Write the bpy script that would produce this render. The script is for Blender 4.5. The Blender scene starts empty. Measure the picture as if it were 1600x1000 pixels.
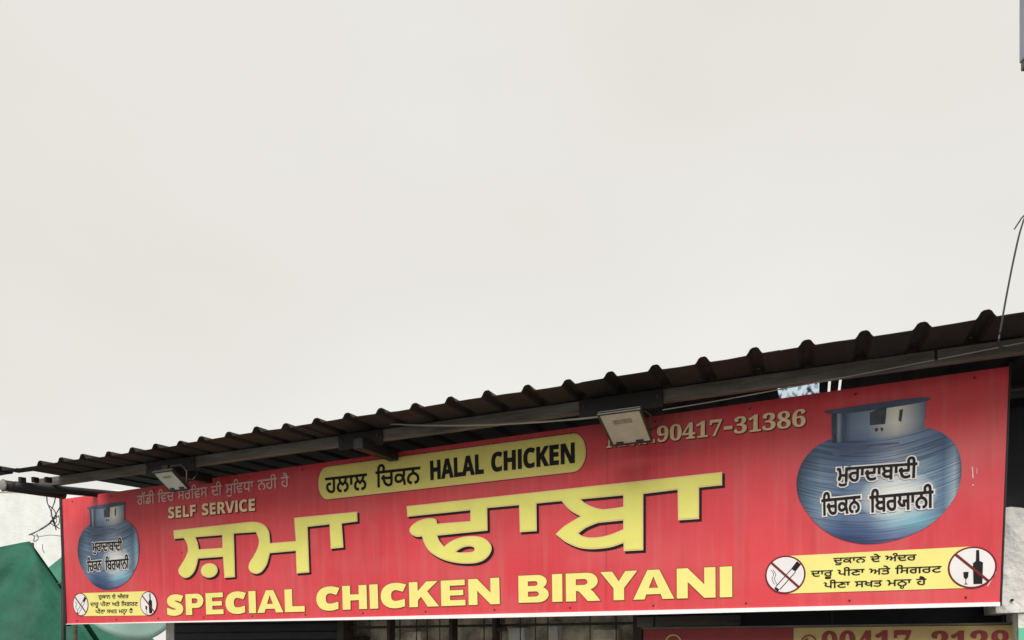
import bpy, bmesh, math, random, json
from mathutils import Vector, Matrix
from mathutils.geometry import delaunay_2d_cdt
random.seed(7)
sc = bpy.context.scene
COL = sc.collection
R = math.radians

# ---------------------------------------------------------------- camera
F = 1107.0; CX = 800.0; CY = 1015.0          # focal length and principal point of the photograph, in its pixels
EYE = 1.6
cd = bpy.data.cameras.new('camera'); cam = bpy.data.objects.new('camera', cd); COL.objects.link(cam)
cam.location = (0, 0, EYE); cam.rotation_euler = (R(90), 0, 0)
cd.sensor_width = 36; cd.lens = F / 1600 * 36; cd.shift_y = (CY - 500) / 1600
cd.clip_end = 2000; cd.clip_start = 0.05
sc.camera = cam

# ---------------------------------------------------------------- overcast sky, soft sun, exposure
SUN_EL, SUN_AZ = 42.0, 196.0                  # azimuth of the sun, clockwise from +Y
w = bpy.data.worlds.new('World'); sc.world = w; w.use_nodes = True
nt = w.node_tree; nt.nodes.clear()
wo = nt.nodes.new('ShaderNodeOutputWorld'); bg = nt.nodes.new('ShaderNodeBackground')
sky = nt.nodes.new('ShaderNodeTexSky'); sky.sky_type = 'NISHITA'; sky.sun_disc = False
sky.sun_elevation = R(SUN_EL); sky.sun_rotation = R(SUN_AZ); sky.dust_density = 6; sky.air_density = 1.5
tc = nt.nodes.new('ShaderNodeTexCoord'); mp = nt.nodes.new('ShaderNodeMapping'); mp.inputs['Scale'].default_value = (1.0, 1.0, 2.2)
nz = nt.nodes.new('ShaderNodeTexNoise'); nz.inputs['Scale'].default_value = 1.1; nz.inputs['Detail'].default_value = 4; nz.inputs['Roughness'].default_value = .45
cr = nt.nodes.new('ShaderNodeValToRGB')
cr.color_ramp.elements[0].position = .32; cr.color_ramp.elements[0].color = (6.55, 6.32, 5.8, 1)
cr.color_ramp.elements[1].position = .68; cr.color_ramp.elements[1].color = (7.35, 7.25, 6.9, 1)
mx = nt.nodes.new('ShaderNodeMix'); mx.data_type = 'RGBA'; mx.inputs[0].default_value = .94
L = nt.links.new
L(tc.outputs['Generated'], mp.inputs['Vector']); L(mp.outputs[0], nz.inputs['Vector']); L(nz.outputs['Fac'], cr.inputs['Fac'])
L(sky.outputs[0], mx.inputs[6]); L(cr.outputs[0], mx.inputs[7]); L(mx.outputs[2], bg.inputs['Color'])
bg.inputs['Strength'].default_value = 0.066; L(bg.outputs[0], wo.inputs['Surface'])
sd = bpy.data.lights.new('sun', 'SUN'); so = bpy.data.objects.new('sun', sd); COL.objects.link(so)
sd.energy = 1.5; sd.angle = R(40); sd.color = (1, .97, .93)
sdir = Vector((math.sin(R(SUN_AZ)) * math.cos(R(SUN_EL)), math.cos(R(SUN_AZ)) * math.cos(R(SUN_EL)), math.sin(R(SUN_EL))))
so.rotation_euler = sdir.to_track_quat('Z', 'Y').to_euler(); so.location = (0, -6, 12)
sc.view_settings.view_transform = 'Standard'; sc.view_settings.look = 'None'
sc.view_settings.exposure = 0.92; sc.view_settings.gamma = 1; sc.view_settings.use_curve_mapping = False

# ---------------------------------------------------------------- materials
def s2l(c):
    return tuple(((v / 255) / 12.92 if v / 255 <= .04045 else ((v / 255 + .055) / 1.055) ** 2.4) for v in c)
def mat(name, c, rough=.6, metal=0, var=.12, scale=6, bump=0, bscale=40, lin=False, spec=.5, coord='Object', stretch=(1, 1, 1)):
    m = bpy.data.materials.new(name); m.use_nodes = True
    n = m.node_tree; b = n.nodes['Principled BSDF']; l = n.links.new
    c = c if lin else s2l(c)
    t = n.nodes.new('ShaderNodeTexCoord'); mpn = n.nodes.new('ShaderNodeMapping'); mpn.inputs['Scale'].default_value = stretch
    l(t.outputs[coord], mpn.inputs['Vector'])
    z = n.nodes.new('ShaderNodeTexNoise'); z.inputs['Scale'].default_value = scale; z.inputs['Detail'].default_value = 6; z.inputs['Roughness'].default_value = .6
    l(mpn.outputs[0], z.inputs['Vector'])
    r = n.nodes.new('ShaderNodeValToRGB'); r.color_ramp.elements[0].position = .3; r.color_ramp.elements[1].position = .7
    r.color_ramp.elements[0].color = tuple(max(0, v * (1 - var)) for v in c) + (1,)
    r.color_ramp.elements[1].color = tuple(min(1, v * (1 + var)) for v in c) + (1,)
    l(z.outputs['Fac'], r.inputs['Fac']); l(r.outputs[0], b.inputs['Base Color'])
    b.inputs['Roughness'].default_value = rough; b.inputs['Metallic'].default_value = metal; b.inputs['Specular IOR Level'].default_value = spec
    if bump:
        z2 = n.nodes.new('ShaderNodeTexNoise'); z2.inputs['Scale'].default_value = bscale; z2.inputs['Detail'].default_value = 5
        l(mpn.outputs[0], z2.inputs['Vector'])
        bp = n.nodes.new('ShaderNodeBump'); bp.inputs['Strength'].default_value = bump; bp.inputs['Distance'].default_value = .02
        l(z2.outputs['Fac'], bp.inputs['Height']); l(bp.outputs[0], b.inputs['Normal'])
    return m

def banner_mat():
    """printed flex: red ink, faint vertical dust streaks, soft sag waves"""
    m = bpy.data.materials.new('red_flex_print'); m.use_nodes = True
    n = m.node_tree; b = n.nodes['Principled BSDF']; l = n.links.new
    t = n.nodes.new('ShaderNodeTexCoord')
    def noise(scale, stretch, det=5):
        q = n.nodes.new('ShaderNodeMapping'); q.inputs['Scale'].default_value = stretch; l(t.outputs['Object'], q.inputs['Vector'])
        z = n.nodes.new('ShaderNodeTexNoise'); z.inputs['Scale'].default_value = scale; z.inputs['Detail'].default_value = det
        l(q.outputs[0], z.inputs['Vector']); return z
    base = n.nodes.new('ShaderNodeValToRGB')
    base.color_ramp.elements[0].position = .3; base.color_ramp.elements[0].color = (.60, .040, .056, 1)
    base.color_ramp.elements[1].position = .7; base.color_ramp.elements[1].color = (.70, .060, .075, 1)
    l(noise(1.3, (1, 1, 1)).outputs['Fac'], base.inputs['Fac'])
    st = noise(9, (2.2, .12, 1), 6)                      # streaks run down the sheet
    sr = n.nodes.new('ShaderNodeValToRGB'); sr.color_ramp.elements[0].position = .5; sr.color_ramp.elements[0].color = (0, 0, 0, 1)
    sr.color_ramp.elements[1].position = .85; sr.color_ramp.elements[1].color = (.22, .22, .22, 1)
    l(st.outputs['Fac'], sr.inputs['Fac'])
    mix = n.nodes.new('ShaderNodeMix'); mix.data_type = 'RGBA'; l(sr.outputs[0], mix.inputs[0]); l(base.outputs[0], mix.inputs[6])
    mix.inputs[7].default_value = (.55, .30, .26, 1)
    dr = noise(5, (3.0, .25, 1), 8); dd = n.nodes.new('ShaderNodeValToRGB')      # rain marks
    dd.color_ramp.elements[0].position = .30; dd.color_ramp.elements[0].color = (.62, .55, .55, 1)
    dd.color_ramp.elements[1].position = .46; dd.color_ramp.elements[1].color = (1, 1, 1, 1); l(dr.outputs['Fac'], dd.inputs['Fac'])
    mu = n.nodes.new('ShaderNodeMix'); mu.data_type = 'RGBA'; mu.blend_type = 'MULTIPLY'; mu.inputs[0].default_value = .32
    l(mix.outputs[2], mu.inputs[6]); l(dd.outputs[0], mu.inputs[7])
    du = noise(2.0, (.6, 1.0, 1), 6); dm = n.nodes.new('ShaderNodeMix'); dm.data_type = 'RGBA'
    dq = n.nodes.new('ShaderNodeValToRGB'); dq.color_ramp.elements[0].position = .45; dq.color_ramp.elements[0].color = (0, 0, 0, 1); dq.color_ramp.elements[1].position = .75; dq.color_ramp.elements[1].color = (.30, .30, .30, 1)
    l(du.outputs['Fac'], dq.inputs['Fac']); l(dq.outputs[0], dm.inputs[0]); l(mu.outputs[2], dm.inputs[6]); dm.inputs[7].default_value = (.58, .20, .20, 1)
    l(dm.outputs[2], b.inputs['Base Color'])
    b.inputs['Roughness'].default_value = .48; b.inputs['Specular IOR Level'].default_value = .4
    wv = noise(2.2, (1.3, .5, 1), 2)
    bp = n.nodes.new('ShaderNodeBump'); bp.inputs['Strength'].default_value = .45; bp.inputs['Distance'].default_value = .05
    l(wv.outputs['Fac'], bp.inputs['Height']); l(bp.outputs[0], b.inputs['Normal'])
    return m

def pot_mat():
    """flat print of a hammered metal pot; UV runs over the pot's own bounding box"""
    m = bpy.data.materials.new('pot_print'); m.use_nodes = True
    n = m.node_tree; b = n.nodes['Principled BSDF']; l = n.links.new
    uv = n.nodes.new('ShaderNodeUVMap'); sep = n.nodes.new('ShaderNodeSeparateXYZ'); l(uv.outputs[0], sep.inputs[0])
    def math_(op, a, bb=None):
        q = n.nodes.new('ShaderNodeMath'); q.operation = op
        for i, v in enumerate((a, bb)):
            if v is None: continue
            if isinstance(v, (int, float)): q.inputs[i].default_value = v
            else: l(v, q.inputs[i])
        return q.outputs[0]
    def ramp(fac, stops):
        r = n.nodes.new('ShaderNodeValToRGB'); e = r.color_ramp.elements
        while len(e) < len(stops): e.new(.5)
        for i, (p, c) in enumerate(stops): e[i].position = p; e[i].color = s2l(c) + (1,)
        l(fac, r.inputs['Fac']); return r.outputs[0]
    def mixc(f, a, c, mode='MIX'):
        q = n.nodes.new('ShaderNodeMix'); q.data_type = 'RGBA'; q.blend_type = mode
        if isinstance(f, (int, float)): q.inputs[0].default_value = f
        else: l(f, q.inputs[0])
        for i, v in ((6, a), (7, c)):
            if isinstance(v, tuple): q.inputs[i].default_value = v
            else: l(v, q.inputs[i])
        return q.outputs[2]
    u, v = sep.outputs['X'], sep.outputs['Y']
    du = math_('SUBTRACT', u, .5); du2 = math_('MULTIPLY', du, du)
    bow = math_('SUBTRACT', v, math_('MULTIPLY', du2, .55))
    col = ramp(u, [(0, (44, 60, 82)), (.06, (84, 108, 132)), (.16, (130, 152, 170)), (.30, (98, 122, 150)), (.44, (120, 144, 168)), (.62, (205, 214, 218)), (.76, (160, 182, 196)), (.90, (104, 134, 160)), (.96, (168, 188, 200)), (1, (62, 84, 110))])
    low = ramp(v, [(0, (72, 88, 140)), (.12, (140, 156, 196)), (.30, (240, 244, 246)), (.62, (232, 236, 242)), (.80, (150, 160, 185)), (.88, (165, 176, 200)), (1, (180, 192, 215))])
    col = mixc(.92, col, low, 'MULTIPLY')
    # hammered rings
    cmb = n.nodes.new('ShaderNodeCombineXYZ'); l(math_('MULTIPLY', u, 1.1), cmb.inputs[0]); l(math_('MULTIPLY', bow, 34), cmb.inputs[1])
    z = n.nodes.new('ShaderNodeTexNoise'); z.inputs['Scale'].default_value = 1.9; z.inputs['Detail'].default_value = 5; l(cmb.outputs[0], z.inputs['Vector'])
    ring = ramp(z.outputs['Fac'], [(.36, (92, 106, 136)), (.46, (215, 220, 228)), (.58, (255, 255, 255))])
    col = mixc(.75, col, ring, 'MULTIPLY')
    # glare on the belly
    gx = math_('MULTIPLY', math_('SUBTRACT', u, .63), 4.2); gy = math_('MULTIPLY', math_('SUBTRACT', v, .40), 4.6)
    g = math_('SUBTRACT', 1, math_('SQRT', math_('ADD', math_('MULTIPLY', gx, gx), math_('MULTIPLY', gy, gy))))
    g.node.use_clamp = True
    g = math_('MULTIPLY', math_('POWER', g, .7), .95)
    col = mixc(g, col, s2l((238, 240, 236)) + (1,))
    gx = math_('MULTIPLY', math_('SUBTRACT', u, .72), 4.0); gy = math_('MULTIPLY', math_('SUBTRACT', v, .18), 9)
    g = math_('SUBTRACT', 1, math_('SQRT', math_('ADD', math_('MULTIPLY', gx, gx), math_('MULTIPLY', gy, gy)))); g.node.use_clamp = True
    col = mixc(math_('MULTIPLY', g, .6), col, s2l((140, 205, 220)) + (1,))
    l(col, b.inputs['Base Color']); b.inputs['Roughness'].default_value = .5; b.inputs['Specular IOR Level'].default_value = .35
    return m

def neck_mat():
    m = bpy.data.materials.new('pot_neck_print'); m.use_nodes = True
    n = m.node_tree; b = n.nodes['Principled BSDF']; l = n.links.new
    uv = n.nodes.new('ShaderNodeUVMap'); sep = n.nodes.new('ShaderNodeSeparateXYZ'); l(uv.outputs[0], sep.inputs[0])
    r = n.nodes.new('ShaderNodeValToRGB'); e = r.color_ramp.elements
    stops = [(0, (70, 86, 110)), (.05, (40, 48, 64)), (.08, (150, 166, 184)), (.13, (66, 80, 104)), (.22, (112, 132, 158)), (.40, (134, 154, 176)), (.57, (206, 210, 208)), (.70, (240, 236, 222)), (.80, (205, 210, 210)), (1, (96, 118, 150))]
    while len(e) < len(stops): e.new(.5)
    for i, (p, c) in enumerate(stops): e[i].position = p; e[i].color = s2l(c) + (1,)
    l(sep.outputs['X'], r.inputs['Fac'])
    r2 = n.nodes.new('ShaderNodeValToRGB'); e = r2.color_ramp.elements
    e[0].position = 0; e[0].color = (.38, .42, .55, 1); e[1].position = .45; e[1].color = (1, 1, 1, 1)
    l(sep.outputs['Y'], r2.inputs['Fac'])
    q = n.nodes.new('ShaderNodeMix'); q.data_type = 'RGBA'; q.blend_type = 'MULTIPLY'; q.inputs[0].default_value = .9
    l(r.outputs[0], q.inputs[6]); l(r2.outputs[0], q.inputs[7]); l(q.outputs[2], b.inputs['Base Color'])
    b.inputs['Roughness'].default_value = .5; b.inputs['Specular IOR Level'].default_value = .35
    return m

def clear_mat():
    """grimy corrugated polycarbonate: clear streaks between dirt"""
    m = bpy.data.materials.new('grimy_polycarbonate'); m.use_nodes = True
    n = m.node_tree; n.nodes.clear(); l = n.links.new
    o = n.nodes.new('ShaderNodeOutputMaterial'); t = n.nodes.new('ShaderNodeBsdfTransparent'); t.inputs[0].default_value = (.86, .94, 1, 1)
    d = n.nodes.new('ShaderNodeBsdfTranslucent'); d.inputs[0].default_value = (.10, .12, .13, 1)
    tc_ = n.nodes.new('ShaderNodeTexCoord'); q = n.nodes.new('ShaderNodeMapping'); q.inputs['Scale'].default_value = (34, 5, 1); q.inputs['Rotation'].default_value = (0, 0, .3); l(tc_.outputs['Object'], q.inputs['Vector'])
    z = n.nodes.new('ShaderNodeTexNoise'); z.inputs['Scale'].default_value = 1; z.inputs['Detail'].default_value = 3; l(q.outputs[0], z.inputs['Vector'])
    r = n.nodes.new('ShaderNodeValToRGB'); r.color_ramp.elements[0].position = .46; r.color_ramp.elements[0].color = (.05, .05, .05, 1); r.color_ramp.elements[1].position = .60; r.color_ramp.elements[1].color = (.9, .9, .9, 1); l(z.outputs['Fac'], r.inputs['Fac'])
    x = n.nodes.new('ShaderNodeMixShader'); l(r.outputs[0], x.inputs[0])
    l(t.outputs[0], x.inputs[1]); l(d.outputs[0], x.inputs[2]); l(x.outputs[0], o.inputs[0]); return m

M = dict(
    red=banner_mat(), pot=pot_mat(), neck=neck_mat(), clear=clear_mat(),
    yellow=mat('yellow_print', (.80, .77, .20), .5, var=.05, lin=True, spec=.18),
    pill=mat('mustard_print', (.76, .69, .20), .5, var=.06, lin=True, spec=.18),
    cream=mat('cream_print', (.80, .62, .30), .5, var=.04, lin=True, spec=.18),
    lemon=mat('lemon_print', (.84, .76, .25), .5, var=.05, lin=True, spec=.18),
    peach=mat('peach_print', (.90, .70, .44), .5, var=.08, scale=20, lin=True, spec=.18),
    whitep=mat('white_print', (.78, .76, .76), .5, var=.04, lin=True, spec=.18),
    pinkp=mat('pale_pink_print', (.74, .52, .50), .5, var=.1, scale=20, lin=True, spec=.18),
    black=mat('black_print', (.012, .010, .010), .5, var=.1, lin=True, spec=.18),
    maroon=mat('maroon_print', (.16, .018, .022), .5, var=.1, lin=True, spec=.18),
    olive=mat('olive_print', (.20, .10, .03), .5, var=.1, lin=True, spec=.18),
    slate=mat('slate_print', (.085, .115, .175), .5, var=.2, lin=True, spec=.18),
    charcoal=mat('charcoal_print', (.075, .085, .11), .5, var=.3, scale=30, lin=True, spec=.18),
    edge=mat('white_folded_edge', (.82, .81, .82), .5, var=.06, lin=True),
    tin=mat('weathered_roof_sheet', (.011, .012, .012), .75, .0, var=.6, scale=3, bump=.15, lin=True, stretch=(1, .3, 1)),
    purlin=mat('grey_painted_steel', (.125, .116, .10), .65, .05, var=.55, scale=5, bump=.2, lin=True, stretch=(.5, 3, 3)),
    dark=mat('black_painted_steel', (.010, .010, .011), .6, .0, var=.35, scale=9, lin=True),
    rust=mat('rusted_steel', (.075, .045, .032), .75, .1, var=.5, scale=20, bump=.4, lin=True),
    grey=mat('galvanised_end_cap', (.24, .23, .22), .7, .2, var=.45, scale=60, lin=True),
    housing=mat('lamp_housing', (.045, .045, .04), .45, .5, var=.2, lin=True),
    frost=mat('frosted_lamp_glass', (.54, .57, .53), .35, 0, var=.10, scale=14, lin=True),
    led=mat('lamp_reflector', (.30, .29, .20), .5, 0, var=.25, scale=30, lin=True),
    wire_l=mat('grey_cable', (.30, .30, .27), .6, var=.2, lin=True),
    wire_d=mat('black_cable', (.012, .012, .013), .5, var=.2, lin=True),
    green=mat('dark_green_tarpaulin', (.012, .10, .062), .6, spec=.25, var=.35, scale=2.5, bump=.8, bscale=5, lin=True),
    green2=mat('pale_green_tarpaulin', (.05, .20, .14), .6, spec=.2, var=.2, scale=3, bump=.2, bscale=10, lin=True),
    teal=mat('pale_teal_cloth', (.46, .70, .64), .6, var=.12, scale=3, bump=.15, bscale=8, lin=True),
    lime=mat('whitewash', (.70, .72, .70), .85, var=.10, scale=3, bump=.4, bscale=25, lin=True),
    plaster=mat('weathered_white_plaster', (.66, .65, .62), .9, var=.22, scale=9, bump=.7, bscale=30, lin=True),
    navy=mat('dark_navy_board', (.012, .014, .022), .6, var=.5, scale=4, lin=True),
    shutter=mat('dark_shutter_steel', (.016, .019, .024), .55, .3, var=.35, scale=7, lin=True),
    tan=mat('dusty_interior_wall', (.60, .55, .44), .9, var=.6, scale=7, bump=.4, lin=True),
    mesh_=mat('grille_steel', (.04, .04, .035), .6, .4, var=.4, scale=30, lin=True),
    wood=mat('dark_window_frame', (.045, .032, .026), .7, var=.4, scale=16, lin=True),
    boxgrey=mat('blue_grey_box_paint', (.30, .32, .38), .55, var=.08, lin=True),
    boxrust=mat('rust_brown_trim', (.13, .11, .09), .8, var=.5, scale=30, lin=True),
    tanp=mat('tan_print', (.44, .34, .125), .55, var=.12, scale=12, lin=True),
    dred=mat('dark_red_print', (.21, .011, .016), .55, var=.15, lin=True),
    ground=mat('dusty_concrete_ground', (.20, .19, .175), .9, var=.22, scale=1.2, bump=.4, bscale=20, lin=True),
    mint=mat('mint_green_paint', (.12, .50, .33), .6, var=.1, lin=True),
)

# ---------------------------------------------------------------- mesh helpers
def tag(o, label=None, cat=None, group=None, kind=None):
    if label: o['label'] = label
    if cat: o['category'] = cat
    if group: o['group'] = group
    if kind: o['kind'] = kind
    return o
def link(name, me, m, parent=None):
    o = bpy.data.objects.new(name, me); COL.objects.link(o)
    if m: me.materials.append(M[m] if isinstance(m, str) else m)
    if parent: o.parent = parent
    return o
def mk(name, vs, fs, m, parent=None, smooth=False):
    me = bpy.data.meshes.new(name); me.from_pydata([tuple(v) for v in vs], [], fs); me.update()
    if smooth:
        for p in me.polygons: p.use_smooth = True
    return link(name, me, m, parent)
def empty(name, mtx, label, cat, group=None):
    o = bpy.data.objects.new(name, None); COL.objects.link(o)
    o.matrix_world = mtx; o.empty_display_size = .2
    return tag(o, label, cat, group)
def box_bm(bm, lo, hi, bev=0.0, mtx=None):
    r = bmesh.ops.create_cube(bm, size=1)
    vs = r['verts']; lo = Vector(lo); hi = Vector(hi)
    for v in vs: v.co = Vector(((lo.x + hi.x) / 2 + v.co.x * (hi.x - lo.x), (lo.y + hi.y) / 2 + v.co.y * (hi.y - lo.y), (lo.z + hi.z) / 2 + v.co.z * (hi.z - lo.z)))
    if bev:
        es = {e for v in vs for e in v.link_edges}
        r2 = bmesh.ops.bevel(bm, geom=list(es), offset=bev, segments=1, affect='EDGES', profile=.5)
        vs = list({v for f in r2['faces'] for v in f.verts} | {v for v in vs if v.is_valid})
    if mtx is not None: bmesh.ops.transform(bm, matrix=mtx, verts=[v for v in vs if v.is_valid])
def from_bm(name, bm, m, parent=None):
    me = bpy.data.meshes.new(name); bm.normal_update(); bm.to_mesh(me); bm.free(); return link(name, me, m, parent)
def box(name, lo, hi, m, parent=None, bev=.004, mtx=None):
    bm = bmesh.new(); box_bm(bm, lo, hi, bev, mtx); return from_bm(name, bm, m, parent)
def tube(name, pts, r, m, parent=None, n=8, cap=True):
    pts = [Vector(p) for p in pts]; vs = []; fs = []
    up0 = Vector((0, 0, 1))
    for i, p in enumerate(pts):
        d = (pts[min(i + 1, len(pts) - 1)] - pts[max(i - 1, 0)]).normalized()
        a = d.cross(up0 if abs(d.z) < .95 else Vector((1, 0, 0))).normalized(); b = d.cross(a)
        rr = r[i] if isinstance(r, (list, tuple)) else r
        for k in range(n):
            t = 2 * math.pi * k / n; vs.append(p + (a * math.cos(t) + b * math.sin(t)) * rr)
    for i in range(len(pts) - 1):
        for k in range(n): fs.append((i * n + k, i * n + (k + 1) % n, (i + 1) * n + (k + 1) % n, (i + 1) * n + k))
    if cap: fs.append(tuple(range(n - 1, -1, -1))); fs.append(tuple((len(pts) - 1) * n + k for k in range(n)))
    return mk(name, vs, fs, m, parent, smooth=n > 6)
def smooth_pts(p, k=6, closed=False):
    """Catmull-Rom through the points"""
    out = []; n = len(p); p = [Vector(q) for q in p]
    for i in range(n if closed else n - 1):
        g = (lambda j: p[j % n]) if closed else (lambda j: p[max(0, min(n - 1, j))])
        a, b, c, d = g(i - 1), g(i), g(i + 1), g(i + 2)
        for s in range(k):
            t = s / k
            out.append(.5 * ((2 * b) + (c - a) * t + (2 * a - 5 * b + 4 * c - d) * t * t + (3 * b - a - 3 * c + d) * t ** 3))
    if not closed: out.append(p[-1])
    return out
def W(x, y, Y):
    """world point seen at photo pixel (x, y) at depth Y"""
    return Vector(((x - CX) / F * Y, Y, EYE + (CY - y) / F * Y))
def ray_plane(x, y, P, N):
    d = Vector(((x - CX) / F, 1, (CY - y) / F)); o = Vector((0, 0, EYE))
    return o + d * ((P - o).dot(N) / d.dot(N))

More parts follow.
